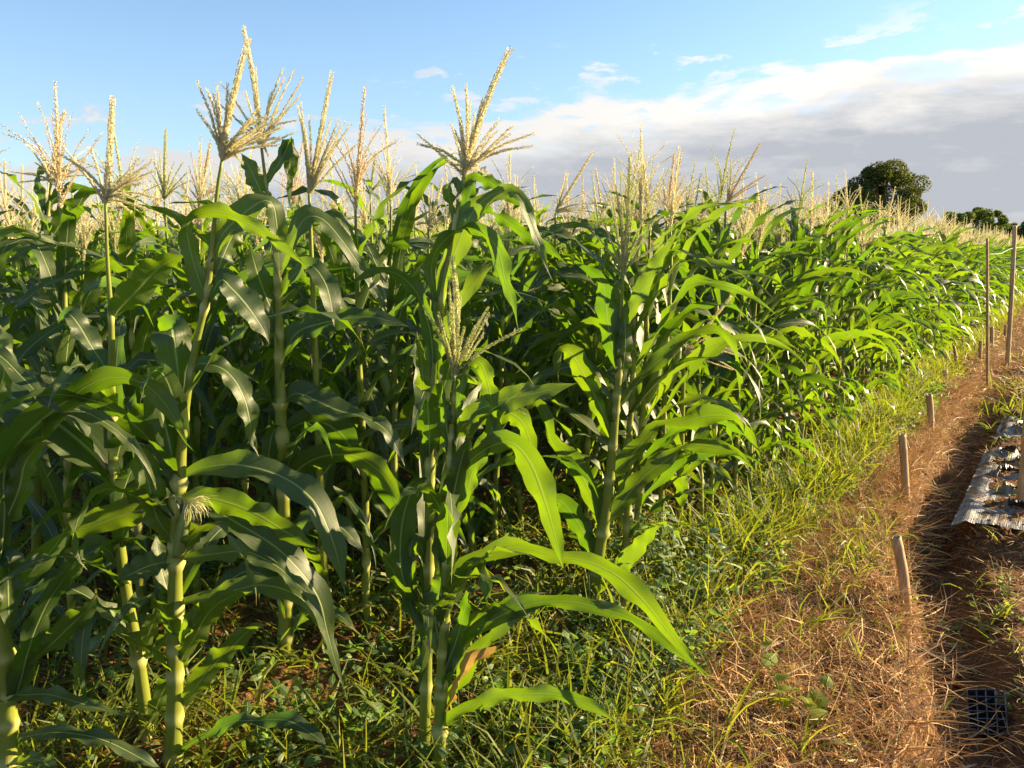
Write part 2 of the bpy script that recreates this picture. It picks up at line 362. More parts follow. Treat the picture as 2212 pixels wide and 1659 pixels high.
# ------------------------------------------------------------------ ground
def axis(a, b_, st, far_lo, far_hi):
    m_ = list(np.arange(a, b_ + 1e-6, st)); lo = []; x = a; s = st
    while x > far_lo: s *= 1.22; x -= s; lo.append(x)
    hi = []; x = b_; s = st
    while x < far_hi: s *= 1.22; x += s; hi.append(x)
    return np.array(lo[::-1] + m_ + hi)
gx = axis(-2.6, 6.2, 0.035, -3000, 3000); gy = axis(1.2, 10.5, 0.035, -400, 5000)
X, Y_ = np.meshgrid(gx, gy); Z = ground_z(X, Y_)
uu, nn_ = rc(X, Y_)
grn = np.maximum(sstep(-nn_, 2.1, 3.0), sstep(np.hypot(X, Y_), 30, 60))
grn = np.maximum(grn, (1 - sstep(np.abs(nn_ + 0.1), 0.25, 0.5)) * sstep(uu, 8, 14) * 0.9)
obj('ground', mesh('ground', np.stack([X, Y_, Z], -1).reshape(-1, 3), grid_quads(len(gy), len(gx)), M_soil, None, grn.ravel()), kind='structure')

# ------------------------------------------------------------------ maize: tassels
def floret_axis(acc, path, rs, step, per, ln, wd, core, ti):
    """a spike: thin core with small pointed florets all round"""
    L = np.linalg.norm(np.diff(path, axis=0), axis=1).sum(); n = max(3, int(L / step))
    pp = catmull(path, n) if len(path) > 2 else np.linspace(path[0], path[-1], n)
    tp = np.linspace(1, 0.35, n)
    v, q, tr, uv = tube(pp[::max(1, n // 8)], core * np.linspace(1, 0.5, len(pp[::max(1, n // 8)])), 4, False); acc.add(v, q, tr, uv, ti)
    T = unit(np.gradient(pp, axis=0)); P = np.repeat(pp, per, 0); TT = np.repeat(T, per, 0); k = len(P)
    rv = rs.normal(size=(k, 3)); nr = unit(rv - TT * np.sum(rv * TT, 1, keepdims=True))
    d = unit(TT * rs.uniform(1.2, 2.2, (k, 1)) + nr * rs.uniform(0.3, 0.9, (k, 1)))
    d = unit(d + np.array([0, 0, -0.25]) * (rs.rand(k, 1) < 0.3))
    sd_ = np.cross(d, nr + rs.normal(size=(k, 3)) * 0.5); sd_ = unit(sd_)
    l = ln * rs.uniform(0.7, 1.2, (k, 1)) * np.repeat(tp, per)[:, None] ** 0.5; w_ = wd * rs.uniform(0.7, 1.2, (k, 1)) * np.repeat(tp, per)[:, None] ** 0.5
    o = P + nr * core
    V = np.stack([o, o + d * l * 0.5 + sd_ * w_ * 0.5, o + d * l, o + d * l * 0.5 - sd_ * w_ * 0.5], 1).reshape(-1, 3)
    acc.add(V, np.arange(k * 4).reshape(-1, 4), None, np.tile([[0.5, 0], [1, 0.5], [0.5, 1], [0, 0.5]], (k, 1)), np.repeat(ti + rs.rand(k) * 0.5, 4))

def tassel_auto(rs, H=0.36, nb=10, fine=1.0, spread=0.5, lean=(0.05, 0.02)):
    acc = Acc(); top = np.array([lean[0], lean[1], H])
    floret_axis(acc, np.array([[0, 0, 0], [lean[0] * .3, lean[1] * .3, H * .4], top]), rs, 0.004 / fine, 5, 0.010 / fine ** .5, 0.0048 / fine ** .5, 0.0045, 0.1)
    for i in range(nb):
        a = i * 2.4 + rs.uniform(-.4, .4); b0 = rs.uniform(0.0, 0.30) * H; L = H * rs.uniform(0.42, 0.68); e = rs.uniform(0.15, spread)
        st = np.array([0, 0, b0]) + top * (b0 / H) * np.array([1, 1, 0]); dr = np.array([math.cos(a), math.sin(a), 0]); up = np.array([0, 0, 1.0])
        droop = rs.uniform(0.0, 0.30)
        p1 = st + L * 0.5 * (dr * math.sin(e) + up * math.cos(e)); p2 = st + L * (dr * math.sin(e + droop * 1.2) * 1.0 + up * math.cos(e + droop * 1.4))
        floret_axis(acc, np.array([st, p1, p2]), rs, 0.005 / fine, 3, 0.0085 / fine ** .5, 0.0038 / fine ** .5, 0.0018, 0.2)
    return acc

# ------------------------------------------------------------------ maize: leaves and stems
def w_prof(t): return np.minimum(1, 0.60 + 1.5 * t) * np.clip(1 - t ** 1.6, 0, 1) + 0.01
def auto_leaf(rs, L, W, e0, droop, roll0, roll1, nv=13, nu=5, sway=0.2, kink=False, wav=0.014):
    s = np.linspace(0, 1, nv - 1); th = e0 - droop * s ** 1.75
    if kink: th = th - 0.9 * sstep(s, 0.42, 0.55)
    ph = sway * s ** 1.5; d = np.stack([np.cos(th) * np.cos(ph), np.cos(th) * np.sin(ph), np.sin(th)], -1) * L / (nv - 1)
    P = np.vstack([[0, 0, 0], np.cumsum(d, 0)]); t = np.linspace(0, 1, nv); T = unit(np.gradient(P, axis=0))
    side = np.tile([0.0, 1, 0], (nv, 1)); nr = np.cross(T, side); rl = (roll0 + (roll1 - roll0) * t)[:, None]
    return blade(P, W * w_prof(t), side * np.cos(rl) + nr * np.sin(rl), nu, 0.55, 0.16, wav, rs.uniform(0, 6))
def stem_mesh(path, rad, sides=8, nodes=()):
    """nodes: fractions along the path with a swelling"""
    n = len(path); t = np.linspace(0, 1, n); r = np.broadcast_to(rad, (n,)).copy(); ti = np.zeros(n)
    for f in nodes:
        k = np.exp(-((t - f) / 0.008) ** 2); r *= 1 + 0.24 * k; ti = np.maximum(ti, 0.95 * k)
        # leaf sheath: a little fuller just above the joint, fading upward
        r *= 1 + 0.10 * np.exp(-np.maximum(t - f, 0) / 0.03) * (t > f)
    v, q, tr, uv = tube(path, r, sides)
    return v, q, tr, uv, np.concatenate([np.repeat(ti, sides), [0, 0]])

# shared variants for the plants of the field
NV = 9
def make_variant(i):
    rs = np.random.RandomState(100 + i); H = rs.uniform(1.50, 1.76); nl = rs.randint(15, 18)
    lean = rs.uniform(-.05, .05, 2); zz = rs.uniform(-.008, .008, (10, 2)); hs = np.linspace(-0.04, H + 0.02, 10)
    cp = np.stack([lean[0] * (np.maximum(hs, 0) / H) ** 1.6 + zz[:, 0], lean[1] * (np.maximum(hs, 0) / H) ** 1.6 + zz[:, 1], hs], 1)
    path = catmull(cp, 44); fr = (0.10 + (np.linspace(0, 1, nl)) ** 0.95 * (H - 0.22)); az0 = rs.uniform(0, 6.28)
    v, q, tr, uv, ti = stem_mesh(path, np.interp(path[:, 2], [0, H * .6, H], [0.0155, 0.0115, 0.005]), 7, fr / H * .98)
    va = dict(H=H, top=path[-1], stem=mesh('maize_stem', v, q, M_stem, uv, ti, True, tr), leaves=[])
    for k, h in enumerate(fr):
        f = k / (nl - 1); L = np.interp(f, [0, .35, .75, 1], [0.54, 0.92, 0.82, 0.42]) * rs.uniform(.85, 1.12)
        W = np.interp(f, [0, .4, .8, 1], [0.052, 0.082, 0.078, 0.050]) * rs.uniform(.85, 1.12)
        e0 = np.interp(f, [0, .5, 1], [0.85, 1.15, 1.30]) + rs.uniform(-.2, .18); dr = np.interp(f, [0, .5, 1], [2.3, 2.5, 1.3]) * rs.uniform(.65, 1.25)
        kink = rs.rand() < 0.36
        if kink: dr *= 0.6
        lv, lq, luv = auto_leaf(rs, L, W, e0, dr, rs.uniform(-.4, .4), rs.uniform(-2.0, 2.0), 16, 5, rs.uniform(-.5, .5), kink)
        az_ = az0 + (k % 2) * math.pi + rs.uniform(-.45, .45); c, s = math.cos(az_), math.sin(az_)
        lv = lv @ np.array([[c, s, 0], [-s, c, 0], [0, 0, 1]]); p = np.array([np.interp(h, path[:, 2], path[:, j]) for j in range(3)])
        va['leaves'].append(mesh('maize_leaf', lv + p, lq, M_leaf, luv, np.full(len(lv), rs.rand())))
    acc = tassel_auto(rs, rs.uniform(.33, .43), rs.randint(12, 19), 0.7, rs.uniform(.45, .8), rs.uniform(-.07, .07, 2))
    acc.v = [a + path[-1] for a in acc.v]
    va['tassel'] = acc.mesh('maize_tassel', [M_tassel, M_tassel3, M_tassel, M_tassel2, M_tassel3][i % 5])
    if i % 2 == 0:
        h = H * 0.52; p = np.array([np.interp(h, path[:, 2], path[:, j]) for j in range(3)]); a = az0 + 0.4
        dv = np.array([math.cos(a), math.sin(a), 0]); pts = np.array([p + dv * .012, p + dv * .035 + [0, 0, .08], p + dv * .055 + [0, 0, .17], p + dv * .066 + [0, 0, .23]])
        pp = catmull(pts, 9); v, q, tr, uv = tube(pp, [.008, .018, .023, .025, .024, .021, .016, .010, .004], 8)
        va['ear'] = mesh('maize_ear', v, q, M_husk, uv, np.zeros(len(v)), True, tr)
        rs2 = rs; k = 26; P0 = np.tile(pp[-1], (k, 1)) + rs2.normal(0, .003, (k, 3))
        rv, rq, ruv, _ = ribbons(P0, rs2.uniform(0, 6.28, k), rs2.uniform(.2, 1.4, k), rs2.uniform(1.5, 3.2, k), rs2.uniform(.04, .09, k), np.full(k, .0016), [1, 1, 1, .6, .3], rs2.uniform(-1, 1, k))
        va['silk'] = mesh('maize_silk', rv, rq, M_silk, ruv)
    return va
VAR = [make_variant(i) for i in range(NV)]
def place_plant(x, y, rz, s, vi, label, group, tilt=(0, 0)):
    va = VAR[vi]; z = float(ground_z(x, y)); t = thing('maize_plant', (x, y, z), label, 'maize plant', group, rz, s)
    t.rotation_euler = (tilt[0], tilt[1], rz)
    obj('stem', va['stem'], t)
    for l in va['leaves']: obj('leaf', l, t)
    obj('tassel', va['tassel'], t)
    if 'ear' in va:
        e = obj('ear', va['ear'], t); obj('silk', va['silk'], e)
    return t

# ------------------------------------------------------------------ hand-shaped plants of the front
def s_leaf(root, base, Yd, pts, rs, D=None, dry=False, label=None, pb=0.4):
    """pts: (x, y, seen width[, extra depth]); the blade turns edge-on where it is seen narrow"""
    if D is None: D = rs.uniform(-.16, .08)
    n0 = len(pts); ctrl = []
    for k, p in enumerate(pts):
        dy = (p[3] if len(p) > 3 else 0) + D * (k / (n0 - 1)) ** 1.3
        ctrl.append([*at(p[0], p[1], Yd + dy), p[2]])
    nv = 30; S = catmull(ctrl, nv); P = S[:, :3]; dist = (P - CAMP) @ FWD; wr = S[:, 3] * dist / F * 0.97
    t = np.linspace(0, 1, nv); pr = np.minimum(1, 0.55 + 1.8 * t) * np.clip(1 - t ** 3.0, 0, 1) ** 0.8 + 0.03
    Wm = np.abs(wr).max() * 1.08; Wp = np.maximum(Wm * pr, 0.004)
    aw = np.maximum(np.abs(wr), 0.0015); W = np.minimum(np.sqrt(aw * Wp), Wp * 1.15); W = np.maximum(W, aw); W = W * np.clip((1 - t) / .16, 0, 1) ** .8
    ca = np.minimum(np.clip(aw / W, 0, 1), .86); W = np.maximum(W, np.minimum(aw / ca, W * 1.17)); ca = ca * np.where(wr < 0, -1, 1); ca[-1] = ca[-2]; sa = np.sqrt(np.clip(1 - ca ** 2, 0, 1))
    W[-1] = 0.0006; v = unit(P - CAMP); T = unit(np.gradient(P, axis=0)); e1 = unit(np.cross(T, v)); e2 = unit(np.cross(T, e1)); sv = np.array(sdir)
    def turned(sg):
        l = e1 * ca[:, None] + e2 * (sg * sa)[:, None]; nn = unit(np.cross(T, l)); return l, float(np.mean((nn @ sv) * np.sum(nn * v, 1)))
    (la, qa), (lb, qb) = turned(1), turned(-1)
    lat = (la if qa > qb else lb) if rs.rand() < pb else (lb if qa > qb else la)
    for _ in range(2): lat[1:-1] = unit(lat[:-2] + 2 * lat[1:-1] + lat[2:])
    bv, q, uv = blade(P, W, lat, 7, 0.42, 0.14, 0.0105, rs.uniform(0, 6))
    o = obj('leaf', mesh('leaf', bv - base, q, M_dryleaf if dry else M_leaf, uv, np.full(len(bv), rs.rand())), root)
    if label: o['label'] = label
    return o
def hero(label, stem, leaves, tassel=None, seed=0, Y=None, rs_=None, extra_auto=0, ear=None, Yoff=0.0, tmat=None, pb=0.4):
    rs = np.random.RandomState(seed + 500)
    g0 = ground(stem[0][0], stem[0][1]) if Y is None else at(stem[0][0], stem[0][1], Y)
    Yd = (g0[1] if Y is None else Y) + Yoff
    base = np.array([g0[0], Yd, float(ground_z(g0[0], Yd))])
    t = thing('maize_plant', tuple(base), label, 'maize plant')
    c = [[*at(p[0], p[1], Yd + (p[3] if len(p) > 3 else 0)), p[2]] for p in stem]
    c0 = c[0]; zb = base[2] - 0.04
    if c0[2] > zb + 0.02: c = [[c0[0], c0[1], zb, c0[3]]] + c
    n = 70; S = catmull(c, n); P = S[:, :3]; r = S[:, 3] * ((P - CAMP) @ FWD) / F / 2
    leaves = [l if isinstance(l, tuple) else (l, {}) for l in leaves]
    nodes = [max(0.02, min(.99, (np.argmin(np.abs(P[:, 2] - at(l[0][0][0], l[0][0][1], Yd)[2]))) / (n - 1))) for l in leaves]
    v, q, tr, uv, ti = stem_mesh(P, r, 12, nodes)
    obj('stem', mesh('stem', v - base, q, M_stem, uv, ti, True, tr), t)
    if len(leaves) > 5:
        for j in range(7):
            a = j * .9 + rs.uniform(-.2, .2); hz = rs.uniform(.02, .05); rr = r[0] * .9; sp = rs.uniform(.035, .06)
            dv = np.array([math.cos(a), math.sin(a), 0]); pts = catmull(np.array([dv * rr + [0, 0, hz], dv * (rr + sp * .5) + [0, 0, hz * .6], dv * (rr + sp) + [0, 0, -.02]]), 7)
            bv, bq, bt, buv = tube(pts + [P[0][0] - base[0], P[0][1] - base[1], 0], .0028, 5); obj('brace_root', mesh('brace_root', bv, bq, M_stem, buv, np.zeros(len(bv)), True, bt), t)
    for i, l in enumerate(leaves):
        kw = {}
        if isinstance(l, tuple): l, kw = l
        s_leaf(t, base, Yd, l, rs, **{'pb': pb, **kw})
    hh = P[-1, 2] - base[2]
    for i in range(extra_auto):
        f = (i + 0.5) / extra_auto; h = base[2] + hh * (0.12 + 0.55 * f); p = np.array([np.interp(h, P[:, 2], P[:, j]) for j in range(3)])
        st_ = pb > .5 and i % 3 != 2
        lv, lq, luv = auto_leaf(rs, rs.uniform(.45, .7), rs.uniform(.055, .080), rs.uniform(1.2, 1.42) if st_ else rs.uniform(.8, 1.25), rs.uniform(.5, 1.5) if st_ else rs.uniform(1.4, 2.5), rs.uniform(-.3, .3), rs.uniform(-1.6, 1.6), 18, 5, rs.uniform(-.4, .4), rs.rand() < .2)
        a = rs.uniform(0, 6.28); c_, s_ = math.cos(a), math.sin(a); lv = lv @ np.array([[c_, s_, 0], [-s_, c_, 0], [0, 0, 1]])
        obj('leaf', mesh('leaf', lv + p - base, lq, M_leaf, luv, np.full(len(lv), rs.rand())), t)
    if tassel:
        sp, brs = tassel; tm = tmat or M_tassel; top = P[-1]
        acc = Acc(); path = np.vstack([top] + [at(a[0], a[1], Yd + (a[2] if len(a) > 2 else 0)) for a in sp])
        floret_axis(acc, path, rs, 0.0022, 7, 0.0100, 0.0048, 0.0062, 0.1)
        acc.v = [a - base for a in acc.v]; to = obj('tassel', acc.mesh('tassel', tm), t)
        Ls = catmull(path, 20)
        brs = list(brs) + [(b_[0] + rs.uniform(-22, 22), b_[1] + rs.uniform(5, 45)) for b_ in brs if rs.rand() < 0.55]
        for j, bt in enumerate(brs):
            k = int(rs.uniform(0, 0.12) * 19); st = Ls[k]; tip = at(bt[0], bt[1], Yd + rs.uniform(-.09, .09)); L = np.linalg.norm(tip - st)
            ax = unit(Ls[min(19, k + 4)] - Ls[k]); m1 = st + ax * L * rs.uniform(0, 0.10) + (tip - st) * 0.47; bacc = Acc()
            m2 = st + (tip - st) * 0.72 + np.array([0, 0, 0.03 * L])
            floret_axis(bacc, np.array([st, m1, tip]), rs, 0.0028, 5, 0.0085, 0.0040, 0.0024, 0.2)
            bacc.v = [a - base for a in bacc.v]; obj('branch', bacc.mesh('branch', tm), to)
    if ear:
        (a0, a1, a2, wpx) = ear; pts = np.array([at(*a0, Yd - .02), at(*a1, Yd - .035), at(*a2, Yd - .04)]); pp = catmull(pts, 10)
        r = wpx / 2 * 2.2 / F * np.array([.6, .9, 1, 1, 1, .95, .85, .7, .5, .25]); v, q, tr, uv = tube(pp, r, 10)
        e = obj('ear', mesh('ear', v - base, q, M_husk, uv, np.zeros(len(v)), True, tr), t); k = 90
        P0 = np.tile(pp[-1] - base, (k, 1)) + rs.normal(0, .004, (k, 3))
        rv, rq, ruv, _ = ribbons(P0, rs.normal(0, .8, k), rs.uniform(-.4, .9, k), rs.uniform(.5, 2.6, k), rs.uniform(.03, .085, k), np.full(k, .0013), [1, 1, 1, .8, .5], rs.uniform(-1, 1, k))
        obj('silk', mesh('silk', rv, rq, M_silk, ruv), e)
    return t


# ------------------------------------------------------------------ the front plants
hero('tallest maize plant in the centre foreground, thick pale tassel leaning right',
     [(915, 1690, 26), (918, 1560, 25), (921, 1450, 23), (925, 1300, 22), (927, 1150, 20), (929, 1000, 19), (936, 860, 18), (945, 735, 16), (960, 610, 13), (983, 480, 9), (1003, 378, 7)],
     [[(948, 700, 14), (959, 604, 32), (985, 538, 50), (1007, 483, 52), (1036, 440, 42), (1073, 417, 26), (1106, 414, 18), (1128, 435, 24), (1145, 477, 25), (1167, 534, 20), (1180, 575, 11), (1193, 606, 3)],
      [(944, 650, 10), (932, 588, 26), (941, 545, 28), (966, 514, 22), (996, 494, 14), (1029, 494, 24), (1062, 518, 35), (1080, 555, 37), (1090, 604, 30), (1108, 654, 16), (1119, 711, 3)],
      [(1000, 400, 10), (1022, 384, 20), (1051, 392, 24), (1080, 408, 20), (1106, 428, 18), (1140, 448, 12), (1171, 464, 3)],
      [(1000, 470, 10), (1025, 452, 16), (1051, 455, 14), (1080, 470, 20), (1106, 486, 26), (1135, 503, 28), (1165, 522, 24), (1195, 546, 16), (1226, 571, 3)],
      [(986, 478, 10), (974, 440, 18), (969, 408, 20), (980, 387, 12), (990, 400, 16), (990, 430, 12), (986, 455, 4)],
      [(998, 500, 16), (1004, 460, 28), (1012, 420, 28), (1022, 395, 20), (1045, 372, 14, .1), (1075, 398, 8, .2)],
      [(928, 850, 14), (934, 800, 38), (933, 745, 40), (924, 695, 32), (905, 640, 28), (872, 601, 27), (834, 585, 20), (797, 592, 14), (765, 606, 8), (735, 618, 3)],
      [(929, 966, 14), (935, 925, 34), (946, 880, 40), (960, 835, 38), (972, 790, 28), (978, 750, 14), (985, 700, 3)],
      [(928, 966, 14), (917, 935, 22), (915, 880, 30), (914, 820, 30), (908, 760, 18), (900, 715, 4)],
      [(927, 1040, 12), (905, 1040, 34), (880, 1082, 48), (866, 1150, 56), (866, 1225, 54), (882, 1290, 40), (898, 1335, 22), (908, 1366, 4)],
      [(926, 1230, 12), (915, 1195, 30), (896, 1160, 34), (884, 1215, 32), (890, 1275, 22), (905, 1315, 4)],
      [(930, 1000, 10), (960, 960, 30), (990, 930, 30), (1030, 898, 34), (1068, 905, 40), (1101, 893, 44), (1130, 916, 40), (1150, 970, 24), (1158, 1010, 4)],
      [(922, 1480, 12), (915, 1430, 26), (917, 1390, 30), (912, 1350, 20), (905, 1310, 4)]],
     ([(1018, 320), (1040, 250), (1068, 178), (1102, 104)],
      [(979, 188), (1006, 183), (975, 270), (903, 290), (1042, 213), (1080, 256), (1105, 274), (1155, 288), (967, 345), (1032, 358), (1100, 290), (1026, 240), (1010, 250)]), seed=1, pb=.9, extra_auto=10, Yoff=0.05)

hero('short maize plant in front of the tallest one, thin tassel at mid height',
     [(948, 1695, 28), (951, 1560, 26), (956, 1440, 24), (962, 1300, 21), (965, 1200, 19), (970, 1080, 16), (975, 950, 13), (980, 870, 10), (982, 818, 7)],
     [([(972, 985, 10), (984, 940, 22), (1003, 902, 16), (1040, 882, 36), (1084, 866, 50), (1120, 858, 50), (1160, 850, 40), (1205, 838, 24), (1250, 827, 3)], dict(D=.0, pb=1.0)),
      [(981, 860, 10), (992, 812, 26), (1014, 788, 30), (1036, 783, 28), (1051, 818, 34), (1060, 860, 30), (1066, 905, 16), (1069, 941, 3)],
      [(968, 1085, 10), (985, 1035, 34), (1025, 988, 34), (1070, 960, 36), (1108, 958, 48), (1145, 1000, 60), (1170, 1062, 56), (1190, 1125, 42), (1206, 1185, 24), (1220, 1246, 3)],
      [(957, 1475, 10), (980, 1422, 28), (1020, 1370, 32), (1077, 1332, 38), (1150, 1305, 36), (1230, 1300, 32), (1300, 1316, 28), (1375, 1342, 26), (1440, 1390, 22), (1500, 1435, 14), (1545, 1468, 3)],
      [(963, 1275, 10), (1000, 1222, 34), (1050, 1200, 30), (1105, 1184, 46), (1160, 1190, 32), (1200, 1203, 16), (1262, 1212, 34), (1330, 1242, 48), (1390, 1298, 44), (1440, 1360, 30), (1490, 1422, 15), (1540, 1480, 3)],
      [(951, 1580, 10), (980, 1548, 26), (1030, 1520, 28), (1085, 1503, 30), (1128, 1500, 30), (1203, 1502, 30), (1278, 1525, 26), (1338, 1567, 4)],
      ([(953, 1572, 6), (972, 1515, 10), (988, 1478, 12), (1003, 1440, 22), (1026, 1420, 28), (1055, 1408, 20), (1088, 1390, 3)], dict(dry=True, label='curled dry orange leaf')),
      [(966, 1218, 24), (961, 1180, 50), (973, 1110, 54), (986, 1040, 46), (1002, 975, 26), (1018, 930, 5)],
      [(955, 1415, 20), (944, 1365, 54), (940, 1310, 56), (955, 1262, 40), (975, 1222, 18), (990, 1190, 4)],
      [(957, 1345, 10), (955, 1320, 30), (967, 1295, 30), (980, 1262, 4)],
      [(950, 1500, 20), (965, 1440, 34), (985, 1385, 32), (1000, 1330, 24), (1010, 1275, 8), (1015, 1250, 3)],
      [(973, 1000, 12), (968, 950, 34), (962, 900, 32), (958, 860, 14), (956, 830, 3)],
      [(975, 940, 12), (985, 890, 22), (996, 840, 24), (1003, 790, 12), (1008, 760, 3)],
      [(966, 1130, 10), (1000, 1085, 28), (1020, 1020, 34), (1048, 960, 36), (1075, 905, 30), (1105, 880, 16), (1145, 900, 3)],
      [(962, 1300, 10), (990, 1255, 26), (1020, 1220, 30), (1040, 1235, 32), (1050, 1275, 26), (1052, 1310, 4)]],
     ([(984, 760), (986, 690), (985, 630), (976, 556)],
      [(916, 663), (963, 656), (948, 676), (1055, 665), (1125, 711), (1003, 706), (995, 640), (969, 600), (1040, 690)]), seed=2, pb=.9, extra_auto=9, tmat=M_tassel3)

hero('left foreground maize plant with a silky ear and the biggest cream tassel',
     [(374, 1652, 36), (378, 1500, 33), (378, 1380, 31), (379, 1250, 28), (381, 1150, 27), (387, 1035, 24), (395, 930, 20), (402, 870, 17), (420, 760, 15), (444, 655, 14), (456, 560, 11), (463, 480, 9), (471, 400, 8), (480, 345, 7)],
     [[(448, 658, 12), (440, 630, 32), (422, 580, 40), (408, 525, 36), (405, 490, 20), (425, 462, 26), (477, 457, 30), (532, 481, 28), (586, 514, 23), (635, 552, 16), (674, 588, 3)],
      [(458, 565, 12), (478, 512, 44), (503, 482, 52), (542, 449, 50), (572, 433, 38), (590, 442, 36), (598, 480, 36), (602, 540, 24), (606, 612, 3)],
      [(455, 615, 12), (470, 585, 40), (485, 548, 46), (503, 510, 44), (530, 478, 20), (555, 465, 4)],
      [(444, 668, 12), (475, 606, 40), (500, 622, 56), (528, 652, 60), (556, 690, 48), (575, 722, 20), (582, 745, 4)],
      [(397, 908, 10), (391, 862, 28), (386, 812, 52), (380, 765, 72), (375, 724, 84), (371, 708, 60, .03), (362, 722, 60, .12), (350, 760, 30, .25), (345, 790, 4, .3)],
      [(412, 808, 10), (430, 786, 34), (477, 794, 38), (508, 822, 42), (530, 866, 42), (540, 910, 34), (543, 945, 18), (560, 989, 3)],
      [(384, 1040, 14), (370, 975, 64), (356, 915, 74), (343, 860, 66), (330, 810, 40), (318, 775, 6)],
      [(385, 1088, 8), (350, 1088, 28), (300, 1102, 56), (245, 1118, 68), (190, 1140, 50), (140, 1151, 14), (120, 1178, 44), (90, 1212, 50), (50, 1258, 32), (22, 1292, 4)],
      [(388, 1088, 10), (430, 1075, 40), (490, 1086, 58), (555, 1112, 54), (615, 1148, 46), (655, 1170, 26), (680, 1182, 6), (700, 1205, 2)],
      [(395, 1102, 10, .05), (455, 1100, 40, .05), (520, 1135, 56), (590, 1178, 58), (650, 1235, 58), (690, 1295, 50), (706, 1360, 32), (725, 1430, 18), (745, 1495, 3)],
      [(390, 1035, 8), (430, 1014, 34), (495, 1004, 56), (560, 1012, 56), (620, 1036, 56), (675, 1078, 60), (705, 1132, 54), (728, 1200, 40), (741, 1260, 16), (748, 1296, 3)],
      [(385, 1211, 8), (350, 1215, 36), (315, 1225, 56), (280, 1242, 40), (250, 1254, 3)],
      [(385, 1208, 8), (455, 1198, 34), (530, 1192, 44), (597, 1222, 32), (635, 1256, 22), (674, 1290, 20), (702, 1345, 4)],
      [(384, 1305, 10), (450, 1290, 32), (512, 1274, 44), (564, 1264, 46), (630, 1280, 40), (680, 1322, 28), (716, 1392, 4)],
      [(380, 1540, 10), (412, 1500, 36), (452, 1446, 48), (500, 1398, 40), (535, 1364, 28), (556, 1350, 16), (580, 1352, 3)],
      [(377, 1636, 8), (433, 1596, 18), (499, 1561, 26), (564, 1556, 24), (625, 1558, 34), (670, 1583, 34), (697, 1604, 22), (699, 1645, 4)],
      [(381, 1455, 12), (400, 1412, 34), (425, 1370, 50), (450, 1325, 52), (490, 1292, 36), (545, 1278, 4)],
      [(378, 1400, 12), (398, 1360, 30), (418, 1330, 28), (430, 1300, 4)],
      [(380, 1330, 12), (365, 1285, 40), (350, 1235, 44), (342, 1190, 30), (335, 1150, 4)],
      [(384, 1180, 12), (340, 1120, 54), (320, 1040, 56), (300, 985, 44), (285, 955, 6)]],
     ([(488, 290), (500, 225), (518, 150), (537, 84)],
      [(427, 178), (447, 192), (468, 185), (425, 238), (545, 255), (592, 262), (560, 232), (610, 272), (525, 352), (492, 182), (458, 260), (575, 250), (600, 240), (540, 300)]), seed=3, pb=.12, extra_auto=8, Yoff=-0.05,
     ear=((385, 1200), (397, 1140), (408, 1085), 34))

hero('slim front maize plant with one straight upright tassel spike',
     [(322, 1632, 30), (312, 1520, 28), (298, 1420, 26), (280, 1320, 24), (262, 1200, 22), (250, 1090, 20), (244, 960, 18), (241, 830, 15), (241, 760, 14), (240, 690, 12), (232, 560, 8), (229, 470, 7), (228, 440, 6)],
     [[(245, 688, 10), (262, 664, 50), (295, 630, 64), (330, 592, 62), (365, 563, 40), (402, 553, 3)],
      [(240, 808, 10), (220, 782, 36), (197, 746, 46), (172, 704, 46), (152, 680, 34), (135, 680, 18), (125, 700, 3)],
      [(250, 1062, 12), (225, 1010, 74), (180, 960, 100), (115, 910, 116), (45, 870, 112), (-25, 828, 100), (-100, 792, 80), (-180, 780, 20)],
      [(248, 1010, 12), (262, 960, 44), (280, 930, 60), (310, 900, 56), (345, 870, 40), (385, 850, 6)],
      [(246, 940, 12), (225, 890, 50), (210, 850, 60), (175, 830, 54), (130, 830, 30), (90, 850, 4)],
      [(243, 900, 10), (215, 870, 26), (180, 862, 34), (155, 890, 4)],
      [(256, 1140, 10), (300, 1070, 56), (335, 1070, 60), (370, 1110, 50), (400, 1170, 30), (412, 1215, 4)],
      [(245, 1040, 10), (290, 1010, 20), (335, 985, 20), (325, 950, 4)],
      [(268, 1240, 10), (235, 1190, 34), (210, 1180, 40), (170, 1215, 40), (130, 1270, 30), (100, 1330, 4)],
      [(296, 1420, 12), (312, 1395, 30), (325, 1360, 34), (345, 1315, 26), (362, 1275, 4)],
      [(300, 1430, 8), (340, 1400, 24), (380, 1350, 28), (402, 1300, 4)],
      [(318, 1590, 10), (332, 1545, 30), (360, 1480, 34), (392, 1440, 24), (410, 1420, 4)]],
     ([(232, 390), (237, 330), (240, 270), (244, 210)],
      [(140, 322), (198, 325), (150, 345), (330, 345), (317, 358), (345, 430), (300, 340), (285, 375), (215, 400), (270, 430), (312, 395)]), seed=4, pb=.12, extra_auto=8)

